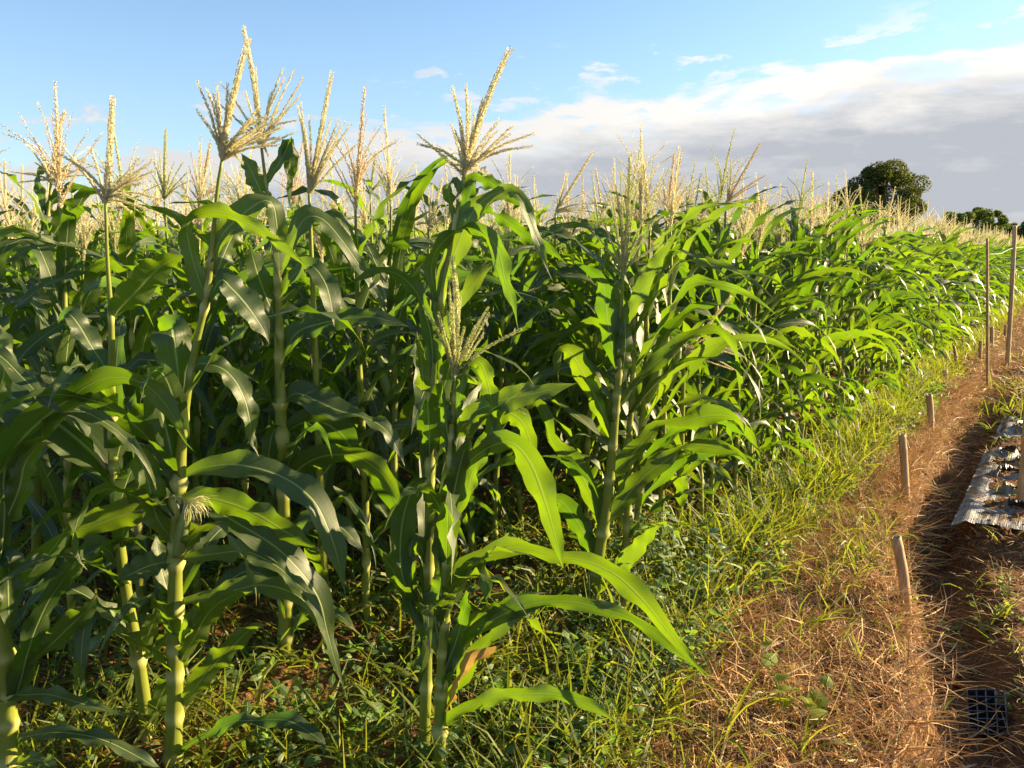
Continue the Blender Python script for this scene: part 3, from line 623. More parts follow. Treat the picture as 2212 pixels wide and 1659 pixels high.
hero('tall maize plant with a grey stalk, its tassel tip touching the biggest cream tassel',
     [(617, 1432, 32), (617, 1300, 30), (615, 1150, 28), (611, 1000, 26), (605, 850, 22), (602, 700, 18), (597, 560, 13), (585, 470, 9), (575, 400, 7), (565, 320, 6)],
     [[(608, 870, 12), (640, 850, 48), (680, 864, 62), (730, 886, 54), (775, 897, 14), (800, 906, 24), (835, 930, 32), (862, 975, 20), (875, 1008, 3)],
      [(606, 866, 12), (562, 862, 30), (522, 890, 22), (490, 916, 15), (466, 958, 15), (446, 1020, 13), (435, 1068, 3)],
      [(610, 940, 10), (650, 915, 46), (695, 912, 62), (738, 940, 58), (770, 984, 36), (798, 1010, 36), (835, 1052, 52), (860, 1098, 46), (878, 1145, 4)],
      [(611, 945, 12), (598, 922, 28), (586, 946, 38), (580, 990, 38), (585, 1032, 24), (592, 1076, 3)],
      [(576, 398, 8), (598, 360, 24), (618, 325, 24), (625, 298, 20, .02), (627, 330, 36), (626, 370, 22), (625, 420, 10), (624, 450, 3)],
      [(580, 455, 12), (566, 420, 36), (548, 380, 40), (530, 345, 22), (520, 330, 4)],
      [(603, 600, 14), (618, 545, 34), (640, 500, 42), (665, 468, 44), (700, 475, 36), (740, 520, 34), (775, 570, 28), (810, 630, 16), (838, 690, 3)],
      [(602, 640, 12), (640, 590, 30), (672, 574, 36), (700, 605, 46), (715, 650, 44), (722, 705, 3)],
      [(604, 720, 12), (590, 675, 30), (575, 640, 40), (560, 600, 50), (548, 560, 34), (540, 530, 5)],
      [(605, 780, 12), (640, 720, 44), (690, 700, 50), (740, 690, 44), (800, 685, 40), (850, 695, 24), (890, 708, 4)],
      [(612, 1060, 12), (650, 1010, 50), (700, 985, 46), (760, 985, 40), (810, 1010, 44), (850, 1060, 30), (870, 1100, 4)],
      [(616, 1180, 12), (650, 1135, 40), (700, 1120, 44), (750, 1150, 36), (790, 1200, 4)],
      [(617, 1380, 10), (645, 1340, 22), (680, 1310, 30), (735, 1330, 26), (775, 1370, 4)],
      [(617, 1300, 10), (580, 1250, 40), (530, 1235, 44), (480, 1270, 30), (450, 1310, 4)]],
     ([(557, 240), (549, 180), (538, 120), (526, 58)],
      [(655, 168), (635, 153), (612, 148), (552, 145), (530, 198), (640, 260), (620, 240), (476, 178), (585, 200), (600, 300), (520, 260)]), seed=5, pb=.12, extra_auto=8)

hero('thick maize plant cut by the left picture edge, long leaves arching in',
     [(22, 1760, 46), (20, 1660, 43), (16, 1550, 40), (6, 1400, 38), (-8, 1280, 34), (-20, 1150, 30), (-30, 1000, 26), (-40, 800, 20), (-50, 600, 12)],
     [[(-10, 1260, 12), (4, 1190, 40), (10, 1110, 44), (8, 1040, 44), (20, 985, 62), (70, 925, 74), (138, 870, 58), (200, 827, 46), (260, 815, 36), (320, 835, 42), (363, 880, 42), (390, 932, 26), (402, 957, 9), (424, 980, 3)],
      [(5, 1420, 8), (-10, 1470, 14), (30, 1500, 28), (100, 1500, 32), (160, 1515, 28), (225, 1533, 16), (290, 1547, 3)],
      [(18, 1640, 8), (40, 1600, 22), (90, 1585, 24), (142, 1583, 28), (219, 1597, 30), (290, 1630, 26), (345, 1665, 16), (375, 1705, 3)],
      [(18, 1560, 12), (42, 1480, 44), (68, 1385, 46), (105, 1300, 40), (145, 1240, 24), (170, 1200, 4)],
      [(12, 1500, 10), (60, 1440, 12), (109, 1394, 38), (153, 1351, 52), (195, 1310, 34), (208, 1280, 5)],
      [(-30, 1000, 12), (-60, 860, 36), (-30, 760, 34), (5, 772, 32), (48, 815, 34), (95, 862, 26), (130, 887, 14), (147, 897, 3)],
      [(-15, 1180, 10), (10, 1130, 44), (40, 1060, 56), (55, 1000, 44), (85, 965, 26), (118, 955, 4)],
      [(-5, 1290, 10), (15, 1200, 48), (18, 1250, 56), (20, 1330, 30), (25, 1380, 4)],
      [(20, 1650, 10), (60, 1640, 26), (100, 1650, 26), (140, 1700, 10)],
      [(-30, 950, 12), (-10, 860, 40), (10, 800, 44), (-10, 720, 44), (-40, 680, 6)]], None, seed=6, pb=.12, extra_auto=4)

hero('maize plant at the left with a bent leaf tip against the sky',
     [(78, 1250, 20), (80, 1100, 19), (84, 900, 17), (85, 760, 16), (88, 640, 13), (96, 540, 9), (104, 460, 6), (110, 395, 5)],
     [[(94, 545, 8), (108, 520, 30), (131, 485, 44), (152, 452, 46), (170, 438, 30), (185, 433, 4)],
      [(92, 500, 8), (105, 450, 16), (122, 426, 22), (150, 406, 20), (185, 408, 14), (212, 416, 3)],
      [(103, 470, 8), (90, 425, 18), (82, 390, 14), (84, 371, 10), (115, 366, 12), (160, 370, 3)],
      [(90, 590, 8), (75, 548, 30), (60, 520, 34), (30, 500, 24), (0, 505, 4)],
      [(86, 700, 8), (110, 650, 34), (145, 640, 38), (170, 680, 34), (185, 740, 4)],
      [(84, 760, 8), (66, 720, 30), (50, 700, 34), (38, 740, 30), (30, 790, 4)]],
     ([(116, 350), (124, 300), (132, 265), (141, 240)], [(58, 312), (84, 310), (60, 372), (185, 345), (200, 358), (184, 340), (150, 380), (20, 370), (95, 350)]), seed=7, Y=3.55, extra_auto=4)

hero('edge-row maize plant right of centre above the leafy weeds, tall slender greenish tassel',
     [(1277, 1335, 28), (1283, 1280, 27), (1293, 1205, 25), (1308, 1105, 23), (1320, 1000, 20), (1330, 884, 17), (1337, 796, 14), (1339, 720, 11), (1343, 640, 8), (1346, 595, 6)],
     [[(1335, 805, 14), (1322, 750, 40), (1312, 690, 47), (1306, 635, 45), (1295, 604, 24), (1265, 580, 13), (1225, 553, 3)],
      [(1336, 725, 10), (1352, 690, 26), (1378, 645, 34), (1400, 600, 32), (1425, 560, 24), (1468, 490, 3)],
      [(1324, 958, 12), (1309, 905, 46), (1283, 851, 40), (1254, 796, 48), (1232, 762, 44), (1210, 756, 20), (1204, 790, 18), (1207, 825, 3)],
      [(1331, 884, 8), (1346, 866, 18), (1379, 822, 14), (1410, 790, 36), (1440, 763, 28), (1473, 735, 26), (1515, 714, 22), (1550, 713, 14), (1578, 739, 14), (1594, 790, 11), (1599, 866, 2)],
      [(1309, 1035, 10), (1340, 1012, 40), (1375, 971, 42), (1403, 938, 26), (1422, 918, 14), (1473, 912, 26), (1517, 900, 44), (1558, 897, 38), (1590, 905, 14), (1620, 940, 18), (1645, 995, 3)],
      [(1298, 1148, 10), (1328, 1108, 34), (1360, 1065, 44), (1400, 1020, 44), (1440, 995, 34), (1475, 967, 14), (1517, 962, 34), (1561, 970, 30), (1593, 974, 10), (1628, 1012, 3)],
      [(1300, 1155, 10), (1282, 1085, 38), (1250, 1015, 42), (1218, 975, 34), (1192, 945, 26), (1180, 900, 22), (1162, 868, 24), (1142, 880, 18), (1128, 908, 3)],
      [(1290, 1230, 10), (1265, 1160, 40), (1235, 1110, 44), (1205, 1080, 34), (1180, 1100, 30), (1165, 1140, 4)],
      [(1284, 1290, 10), (1320, 1240, 36), (1365, 1200, 38), (1400, 1160, 26), (1430, 1130, 4)],
      [(1333, 850, 12), (1345, 800, 32), (1352, 745, 34), (1350, 690, 24), (1356, 640, 4)]],
     ([(1350, 530), (1356, 470), (1360, 400), (1361, 336)], [(1385, 355), (1341, 378), (1300, 470), (1322, 455), (1405, 440), (1418, 470), (1395, 500), (1290, 510), (1375, 400), (1330, 400), (1430, 520)]), seed=8, pb=.9, tmat=M_tassel3, extra_auto=2)

# plants further in whose stem or tassel can be picked out; their leaves grow freely
def semi(label, top, base_h, tip, Yv, brs, seed, mat=None, w=20, na=13, lean=0):
    """top = where the stem ends under the tassel; the stem runs down to the soil"""
    p = at(top[0], top[1], Yv); zz = 0.0
    bx = p[0] + lean; gp = np.array([bx, Yv, 0.0])
    # picture position of the foot
    d = gp - CAMP; k = d @ FWD; up = np.array([0, math.sin(PITCH), math.cos(PITCH)])
    fx = 1106 + F * d[0] / k; fy = 829.5 - F * (d @ up) / k
    mid = ((top[0] * .45 + fx * .55), (top[1] * .45 + fy * .55))
    hero(label, [(fx, fy, w), (mid[0], mid[1], w * .75), (top[0] * .8 + fx * .2, top[1] * .8 + fy * .2, w * .5), (top[0], top[1], w * .28)], [],
         ([((top[0] * (1 - f) + tip[0] * f), (top[1] * (1 - f) + tip[1] * f)) for f in (.33, .66, 1)], brs), seed=seed, Y=Yv, extra_auto=na, tmat=mat)
semi('maize plant with bright bushy tassel just right of the twin crossed tassels', (668, 420), 0, (717, 156), 3.0,
     [(642, 228), (650, 222), (668, 250), (733, 258), (745, 262), (758, 268), (700, 250), (775, 308), (690, 330), (712, 350)], 21, w=22)
semi('maize plant with small dark-tipped tassel left of the twin crossed tassels', (355, 430), 0, (358, 280), 4.4,
     [(330, 342), (345, 335), (395, 350), (405, 372), (375, 350), (340, 350), (368, 372)], 22, M_tassel3, w=15)
semi('maize plant with a pinkish spike low against the sky left of the biggest tassel', (432, 440), 0, (455, 305), 4.3,
     [(408, 360), (428, 340), (420, 350), (400, 395), (470, 385), (440, 350), (468, 410)], 23, M_tassel2, w=15)
semi('maize plant with a bare upright tassel, wider left of the tallest plant', (800, 420), 0, (812, 328), 4.9,
     [(775, 372), (790, 368), (835, 375), (765, 390), (828, 400), (850, 362)], 24, M_tassel3, w=13)
semi('maize plant with a straight thin spike, closer left of the tallest plant', (838, 430), 0, (839, 338), 5.2,
     [(815, 370), (868, 365), (858, 385), (822, 388), (850, 402)], 25, M_tassel3, w=12)
semi('maize plant with a yellow knobbly tassel tight behind the tallest plant on its left', (925, 500), 0, (957, 385), 4.0,
     [(925, 405), (935, 400), (905, 395), (985, 440), (975, 465), (900, 440), (960, 430), (990, 480)], 26, w=16)
semi('maize plant whose tassel leans right alone against the grey cloud', (1200, 460), 0, (1282, 327), 4.4,
     [(1222, 368), (1228, 375), (1275, 412), (1255, 430), (1290, 440), (1212, 410), (1235, 420)], 27, w=15)
semi('maize plant with a rusty pink tassel spike beside the slender greenish one', (1378, 500), 0, (1391, 338), 4.8,
     [(1370, 360), (1405, 400), (1420, 398), (1352, 400), (1410, 440), (1430, 430), (1360, 420)], 28, M_tassel2, w=14)
semi('maize plant with an upright orange tassel spike right of the rusty pink one', (1440, 480), 0, (1457, 330), 5.0,
     [(1432, 390), (1470, 395), (1425, 420), (1485, 400), (1490, 430), (1445, 380), (1480, 380)], 29, M_tassel2, w=14)
semi('maize plant with a tall golden tassel bent right, standing clear of the field edge', (1568, 440), 0, (1643, 308), 5.2,
     [(1568, 340), (1578, 345), (1600, 350), (1650, 380), (1640, 385), (1655, 378), (1590, 375), (1620, 400)], 30, M_tassel2, w=14)
semi('maize plant with a brown tassel spike two steps left of the round tree', (1722, 490), 0, (1740, 370), 6.4,
     [(1700, 410), (1715, 400), (1690, 430), (1755, 430), (1765, 445), (1735, 420)], 31, M_tassel2, w=11)
semi('maize plant by the path with a low golden drooping tassel', (1478, 765), 0, (1580, 640), 4.2,
     [(1500, 720), (1540, 735), (1575, 740), (1600, 770), (1560, 760), (1590, 800), (1520, 700)], 32, M_tassel, w=20, na=8)
semi('maize plant with a pale tassel at the far left edge of the picture', (12, 460), 0, (10, 345), 5.4,
     [(-12, 400), (30, 390), (0, 380), (35, 420), (-15, 430)], 33, w=13)
semi('maize plant with a small pale spike, second from the left edge', (48, 460), 0, (48, 356), 5.8,
     [(25, 400), (70, 395), (35, 385), (60, 420), (20, 430)], 34, w=12)
HERO_XY = [tuple(o.location[:2]) for o in bpy.data.objects if o.get('category') == 'maize plant']

# ------------------------------------------------------------------ the field in rows
rs = np.random.RandomState(11)
def in_view(x, y, m=0.35):
    return y > 1.4 and abs(x) < y * 0.619 + m
cand = []
for k in range(0, 62):
    n0 = 0.16 + 0.70 * k; u = -0.9 + rs.uniform(0, .25) if k > 1 else (1.55 if k == 0 else 0.6)
    umax = 62 if k < 6 else 48
    while u < umax:
        x, y = wc(u, n0 + rs.uniform(-.05, .05)); r = math.hypot(x, y)
        keep = in_view(x, y, 0.5 if r > 3.2 else 0.2)
        if k > 8 and r > 26 and rs.rand() < .5: keep = False
        if r > 46 and k > 4: keep = False
        if y < 2.3 and x > -1.3: keep = False
        if keep and all((x - a) ** 2 + (y - c) ** 2 > 0.045 for a, c in HERO_XY): cand.append((r, x, y, k))
        u += rs.uniform(.21, .30) if k > 0 else rs.uniform(.17, .25)
for u in np.arange(1.75, 5.2, .24):
    x, y = wc(u + rs.uniform(-.05, .05), rs.uniform(.34, .56))
    if all((x - a) ** 2 + (y - c) ** 2 > 0.03 for a, c in HERO_XY): cand.append((math.hypot(x, y), x, y, 0))
cand.sort(); NEAR = 274
print('field plants', len(cand), 'near', cand[NEAR - 1][0])
ROWN = ['edge', 'second', 'third', 'fourth', 'fifth', 'sixth', 'seventh', 'eighth', 'ninth', 'tenth', 'eleventh', 'twelfth']
ZONES = [(120, 'at the far left edge'), (330, 'under the straight upright spike'), (600, 'under the twin crossed tassels'), (780, 'under the bushy bright tassel'),
         (1000, 'just left of the tallest plant'), (1180, 'just right of the tallest plant'), (1330, 'under the lone right-leaning tassel'), (1500, 'under the rusty spikes'),
         (1660, 'under the golden bent tassel'), (1730, 'right of the golden bent tassel'), (1800, 'left of the round tree'), (1870, 'below the small dark crown'), (1940, 'below the round tree'), (2040, 'right of the round tree'), (9999, 'beside the tall poles')]
for r, x, y, k in cand[:NEAR]:
    band = 'nearer' if r < 4.6 else ('mid-field' if r < 7.0 else ('farther' if r < 8.2 else 'distant'))
    rn = ROWN[k] if k < 12 else 'innermost'
    kd = (y * math.cos(PITCH) + CAM_H * 0 * math.sin(PITCH)); px = 1106 + F * x / kd
    zn = next(nm for lim, nm in ZONES if px < lim)
    lab = f'{band} green maize plant in the {rn} row, {zn}'
    place_plant(x, y, rs.uniform(0, 6.28), rs.uniform(.93, 1.06), rs.randint(NV), lab, f'maize plants of the {rn} row from the path', tuple(rs.uniform(-.05, .05, 2)))

# everything behind those reads as a mass: plain but real plants in one mesh
FA = Acc(); TA = Acc(); SA = Acc(); far = np.array([c[:4] for c in cand[NEAR:]]); M = len(far)
fr, fx, fy = far[:, 0], far[:, 1], far[:, 2]; fz = ground_z(fx, fy)
fz = np.where(fr > 14, 0.02, fz); Hs = rs.uniform(1.54, 1.80, M)
base = np.stack([fx, fy, fz], 1)
near_edge = far[:, 3] < 3
for li in range(11):
    f = li / 10; sel = (fr < 17) | near_edge | (f > 0.35); sel &= (fr < 30) | near_edge | (li % 2 == 0)
    B = base[sel]; m_ = len(B); h = (0.12 + f * (Hs[sel] - 0.25)) + rs.uniform(-.05, .05, m_)
    big = 1 + 0.35 * sstep(fr[sel], 18, 40)
    ph = rs.uniform(0, 6.28, m_) if li == 0 else rs.uniform(0, 6.28, m_)
    L = np.interp(f, [0, .35, .75, 1], [.55, .85, .75, .40]) * rs.uniform(.8, 1.15, m_); W = np.interp(f, [0, .4, .8, 1], [.058, .088, .084, .055]) * rs.uniform(.85, 1.15, m_) * big
    P0 = B + np.stack([np.zeros(m_), np.zeros(m_), h], 1)
    v, q, uv, kk = ribbons(P0, ph, np.interp(f, [0, 1], [.95, 1.3]) + rs.uniform(-.2, .2, m_), np.interp(f, [0, .5, 1], [2.3, 2.5, 1.4]) * rs.uniform(.6, 1.25, m_), L, W, [.5, 1, 1, .85, .6, .02], rs.uniform(-.9, .9, m_), S=5, nu=3, fold=.3, tw=rs.uniform(-.6, .6, m_))
    FA.add(v, q, None, uv, np.repeat(rs.rand(m_), kk))
v, q, uv, kk = ribbons(base, rs.uniform(0, 6.28, M), np.full(M, 1.57) + rs.uniform(-.04, .04, M), np.zeros(M), Hs + .03, np.full(M, .024), [1, 1, .5], np.zeros(M), S=2, nu=3, fold=1.0); SA.add(v, q, None, uv, 0.0)
top = base + np.stack([np.zeros(M), np.zeros(M), Hs], 1)
bigt = 1 + 0.9 * sstep(fr, 10, 40)
lt = rs.uniform(-.12, .12, M)
for rl in (0, 1.57):
    v, q, uv, kk = ribbons(top, rs.uniform(0, 6.28, M) * 0 + 1.0, 1.57 + lt, np.zeros(M), np.full(M, .36), .012 * bigt, [.8, 1, .5], np.full(M, rl), S=2, nu=2)
    TA.add(v, q, None, uv, np.repeat(rs.rand(M), kk))
for j in range(12):
    sel = (fr < 26) | near_edge | (j < 5); m_ = int(sel.sum())
    P0 = top[sel] + np.stack([np.zeros(m_), np.zeros(m_), rs.uniform(0, .10, m_)], 1)
    v, q, uv, kk = ribbons(P0, rs.uniform(0, 6.28, m_), rs.uniform(.75, 1.35, m_), rs.uniform(0, .8, m_), rs.uniform(.16, .25, m_), .0070 * bigt[sel], [.7, 1, .9, .4], rs.uniform(-1.5, 1.5, m_), S=3, nu=2)
    TA.add(v, q, None, uv, np.repeat(rs.rand(m_), kk))
o = obj('maize_foliage', FA.mesh('maize_foliage', M_leaf), None, kind='stuff', label='mass of green maize leaves further back in the field', category='maize crop')
obj('maize_stems', SA.mesh('maize_stems', M_stem), None, kind='stuff', label='mass of maize stems further back in the field', category='maize crop')
M_tfar = leaf_material('far_tassels', (0.62, 0.55, 0.29), (0.80, 0.75, 0.46), (0.6, 0.5, 0.25), (0.7, 0.62, 0.3), tr=0.25, rough=0.6, spec=0.2, vein=False)
obj('maize_tassels', TA.mesh('maize_tassels', M_tfar), None, kind='stuff', label='mass of cream maize tassels further back in the field', category='maize crop')

# ------------------------------------------------------------------ ground cover
rs = np.random.RandomState(21)
def scatter(nn, u0, u1, n_lo, n_hi, pw=1.0, patch=0.0, ps=2.0, seed=0):
    """points in row coordinates, denser towards the camera for pw > 1; n limits may be functions of u"""
    u = u0 + (u1 - u0) * rs.rand(nn) ** pw
    lo = n_lo(u) if callable(n_lo) else np.full(nn, n_lo); hi = n_hi(u) if callable(n_hi) else np.full(nn, n_hi)
    n = lo + (hi - lo) * rs.rand(nn); x, y = wc(u, n)
    k = (y > 1.25) & (np.abs(x) < y * .66 + .15)
    if patch > 0: k &= fbm(x * ps + seed, y * ps + seed, 3) > patch * (0.5 + rs.rand(nn))
    x, y = x[k], y[k]; return np.stack([x, y, ground_z(x, y)], 1)
def grow(name, P, hgt, wid, th, kap, prof, mat, label, cat, S=3, nu=2, fold=0.0, tw=0.6, lift=0.0, hs=None):
    m_ = len(P); h = rs.uniform(*hgt, m_); 
    if hs is not None: h = h * hs
    v, q, uv, kk = ribbons(P + [0, 0, lift], rs.uniform(0, 6.28, m_), rs.uniform(*th, m_), rs.uniform(*kap, m_), h, rs.uniform(*wid, m_), prof, rs.uniform(-1.2, 1.2, m_), S=S, nu=nu, fold=fold, tw=rs.uniform(-tw, tw, m_))
    acc = Acc(); acc.add(v, q, None, uv, np.repeat(rs.rand(m_), kk)); return acc
def clumps(P, per, rad):
    k = rs.randint(per[0], per[1], len(P)); Q = np.repeat(P, k, 0); a = rs.normal(0, rad, (len(Q), 2)); Q = Q.copy(); Q[:, :2] += a; Q[:, 2] = ground_z(Q[:, 0], Q[:, 1]); return Q
PG = [.7, 1, .75, .05]; PW = [.1, .8, 1, .7, .05]
edge_n = lambda u: np.full_like(u, -0.36) - 0.12 * (u < 1.2) + 0.08 * sstep(u, 4, 9)
green = []
# weedy grass along the foot of the edge row
green.append(grow('', clumps(scatter(800, -1.2, 9, edge_n, lambda u: np.full_like(u, .12), 1.3, .52, 1.4, 3), (6, 18), .045), (.06, .38), (.003, .011), (.7, 1.5), (.2, 1.9), PG, None, '', ''))
green.append(grow('', clumps(scatter(1100, 6, 34, lambda u: -.30 + 0 * u, lambda u: .2 + 0 * u, 1.2, .3, 1.0, 3), (5, 10), .07), (.10, .28), (.007, .014), (.7, 1.5), (.2, 1.9), PG, None, '', ''))
green.append(grow('', clumps(scatter(420, -1.2, 3.5, -.75, .0, 1.0, .5, 2.0, 8), (4, 10), .05), (.08, .26), (.004, .009), (.5, 1.5), (.3, 2.0), PG, None, '', ''))
green.append(grow('', clumps(scatter(430, 2.0, 10, -.30, .02, 1.1, .50, 1.8, 150), (7, 16), .04), (.16, .42), (.005, .011), (.9, 1.5), (.2, 1.7), PG, None, '', ''))
# between the rows
green.append(grow('', clumps(scatter(2600, -1.2, 9, .1, 5.5, 1.3, .42, 1.3, 30), (4, 11), .05), (.06, .26), (.004, .011), (.6, 1.5), (.3, 2.2), PG, None, '', ''))
green.append(grow('', clumps(scatter(420, -1.2, 5.5, -.15, 3.5, 1.2, .45, 1.1, 130), (5, 11), .02), (.14, .36), (.007, .014), (.7, 1.5), (.6, 2.4), PG, None, '', '', 5 if False else 3))
green.append(grow('', clumps(scatter(700, -1.2, 2.2, .1, 2.0, 1.0, .40, 1.6, 140), (5, 12), .04), (.10, .34), (.004, .011), (.6, 1.5), (.4, 2.3), PG, None, '', ''))
# sparse through the dead grass, the trench and round the mulch
green.append(grow('', clumps(scatter(420, -.8, 14, -2.4, -.5, 1.3, .52, 1.5, 60), (2, 7), .03), (.05, .18), (.003, .007), (.7, 1.5), (.2, 1.7), PG, None, '', ''))
green.append(grow('', clumps(scatter(500, 7, 26, -3.2, -.85, 1.2, .5, .8, 70), (5, 12), .08), (.10, .30), (.006, .012), (.8, 1.5), (.2, 1.6), PG, None, '', ''))
G = Acc()
for a in green:
    for i in range(len(a.v)): G.add(a.v[i], a.q[i], None, a.uv[i], a.ti[i])
obj('grass', G.mesh('grass', M_grass), None, kind='stuff', label='bright green weedy grass at the foot of the maize and between the rows', category='grass')
# low broad-leaved ground cover
low = []
low.append(grow('', clumps(scatter(900, -1.2, 8, -.45, .1, 1.3, .44, 2.2, 13), (10, 26), .045), (.018, .05), (.012, .028), (-.2, .9), (.0, .9), PW, None, '', '', 4, 3, .25))
low.append(grow('', clumps(scatter(900, -1.2, 7, .1, 5, 1.2, .5, 1.9, 44), (8, 22), .05), (.015, .045), (.010, .026), (-.2, .9), (.0, .9), PW, None, '', '', 4, 3, .25))
low.append(grow('', clumps(scatter(380, -1.2, 2.2, .1, 2.4, 1.0, .60, 1.5, 144), (10, 26), .05), (.02, .055), (.012, .034), (-.2, .9), (.0, .9), PW, None, '', '', 4, 3, .25))
low.append(grow('', clumps(scatter(110, 0, 8, -2.2, -.9, 1.2, .5, 1.9, 47), (8, 20), .04), (.015, .04), (.010, .022), (-.2, .9), (.0, .9), PW, None, '', '', 4, 3, .25))
G = Acc()
for gi, a in enumerate(low):
    for i in range(len(a.v)):
        v = a.v[i].copy(); kk = 15; hgt = np.repeat(rs.uniform(.005, .10, len(v) // kk), kk); v[:, 2] += hgt * (1.3 if gi < len(low) - 1 else .25); G.add(v, a.q[i], None, a.uv[i], a.ti[i])
obj('low_weeds', G.mesh('low_weeds', M_weed), None, kind='stuff', label='low broad-leaved weeds creeping over the soil', category='ground cover')
# dead grass and straw
tr_r = lambda u: trench_mid(u) + 0.16
dn = []
P = scatter(30000, -1.0, 9, tr_r, lambda u: -.24 + .1 * sstep(u, 3, 8), 1.35, .30, 2.4, 90); dn.append((P, (.04, .13), (.0018, .004), (-.1, .8), (-.3, 1.1)))
P = scatter(14000, -1.0, 9, lambda u: trench_mid(u) + .03, lambda u: -.16 + 0 * u, 1.35, .40, 2.4, 91); dn.append((P, (.10, .30), (.0022, .0060), (-.05, .7), (-.4, .9)))
P = scatter(26000, -1.0, 8, -2.4, tr_r, 1.2, .36, 2.0, 95); dn.append((P, (.04, .14), (.0014, .0032), (-.2, .5), (-.2, .8)))
P = scatter(16000, 8, 30, lambda u: -1.6 + 0 * u, lambda u: -.22 + 0 * u, 1.2, .2, 1.0, 97); dn.append((P, (.08, .22), (.005, .010), (-.1, .6), (-.2, .9)))
P = scatter(2600, -1.0, 6, -.28, 4, 1.2, .45, 1.7, 99); dn.append((P, (.05, .16), (.0016, .004), (-.1, .4), (-.2, .6)))
P = scatter(4200, -1.0, 7, tr_r, -.25, 1.0, .40, 3.0, 101); dn.append((P, (.10, .26), (.0014, .0026), (.5, 1.4), (-.2, .9)))
G = Acc()
for P, h, w_, th, ka in dn:
    a = grow('', P, h, w_, th, ka, [.8, 1, .8, .15], None, '', '', 3, 2, 0, 1.2, .004); G.add(a.v[0], a.q[0], None, a.uv[0], a.ti[0])
obj('dead_grass', G.mesh('dead_grass', M_straw), None, kind='stuff', label='orange-brown dead grass and straw matted along the path side', category='dead grass')
# clods
K = 5200; P = np.vstack([scatter(K, -1.1, 6, .0, 4.2, 1.3), scatter(2600, 0, 8, -2.4, -.6, 1.2), scatter(900, 3.2, 7.5, -1.08, -.92, 1.0), scatter(500, 3.15, 3.45, -1.9, -.95, 1.0)]); K = len(P)
cb = np.array([[1, 0, 0], [-1, 0, 0], [0, 1, 0], [0, -1, 0], [0, 0, 1], [0, 0, -1.]]); ct = np.array([[0, 2, 4], [2, 1, 4], [1, 3, 4], [3, 0, 4], [2, 0, 5], [1, 2, 5], [3, 1, 5], [0, 3, 5]])
e = np.array([[.7, .7, .0], [-.7, .7, 0], [-.7, -.7, 0], [.7, -.7, 0], [.7, 0, .7], [-.7, 0, .7], [0, .7, .7], [0, -.7, .7]])
cv = np.vstack([cb, e]); cq = np.array([[8 - 8 + 0, 6, 10, 10]]);
ct2 = np.array([[0, 6, 10], [6, 2, 12], [6, 12, 10], [10, 12, 4], [2, 7, 12], [7, 1, 11], [7, 11, 12], [12, 11, 4], [1, 8, 11], [8, 3, 13], [8, 13, 11], [11, 13, 4], [3, 9, 13], [9, 0, 10], [9, 10, 13], [13, 10, 4]])
sz = rs.gamma(1.6, .0042, (K, 1, 1)) + .003
V = P[:, None] + cv[None] * sz * rs.uniform(.6, 1.3, (K, 1, 3)) * rs.uniform(.75, 1.25, (K, len(cv), 1)); V[:, :, 2] += sz[:, :, 0] * .3
T3 = (ct2[None] + (np.arange(K) * len(cv))[:, None, None]).reshape(-1, 3)
obj('soil_clods', mesh('soil_clods', V.reshape(-1, 3), np.zeros((0, 4)), M_clod, None, None, False, T3), None, kind='stuff', label='crumbly reddish soil clods between the maize rows', category='soil')

# ------------------------------------------------------------------ single weeds in front
def leaf_piece(rs, L, W, th, ph, kap, kind='oval', fold=.25, roll=0.0):
    prof = {'oval': [.12, .7, 1, .95, .62, .06], 'heart': [.75, 1.05, 1, .75, .4, .04], 'grass': [.6, 1, 1, .8, .5, .03]}[kind]
    v, q, uv, _ = ribbons(np.zeros((1, 3)), np.array([ph]), np.array([th]), np.array([kap]), np.array([L]), np.array([W]), prof, np.array([roll]), S=5, nu=5, fold=fold)
    return v, q, uv
def leafy_weed(px, py, H, nst, label, seed, L=.055, kind='oval', nl=9, name='leafy_weed', cat='weed', mat=None):
    rs = np.random.RandomState(seed); g = ground(px, py); z = float(ground_z(g[0], g[1])); t = thing(name, (g[0], g[1], z), label, cat)
    for s in range(nst):
        a = rs.uniform(0, 6.28); ln = rs.uniform(.1, .6); top = np.array([math.cos(a) * ln * H, math.sin(a) * ln * H, H * rs.uniform(.7, 1.05)])
        pts = catmull(np.array([[0, 0, -.01], top * .45 + [0, 0, .04 * H], top]), 8); v, q, tr, uv = tube(pts, np.linspace(.0028, .0012, 8), 5)
        st = obj('stem', mesh('stem', v, q, M_stem, uv, np.zeros(len(v)), True, tr), t)
        for i in range(nl):
            f = (i + 1) / nl; p = np.array([np.interp(f, np.linspace(0, 1, 8), pts[:, j]) for j in range(3)])
            LL = L * rs.uniform(.6, 1.2) * (1 - .35 * f); W = LL * (.92 if kind == 'heart' else .55) * rs.uniform(.85, 1.1)
            v, q, uv = leaf_piece(rs, LL, W, rs.uniform(-.1, .9), rs.uniform(0, 6.28), rs.uniform(.1, 1.1), kind, .22, rs.uniform(-.4, .4))
            v = v + p; obj('leaf', mesh('leaf', v, q, mat or M_weed, uv, np.full(len(v), rs.rand())), t)
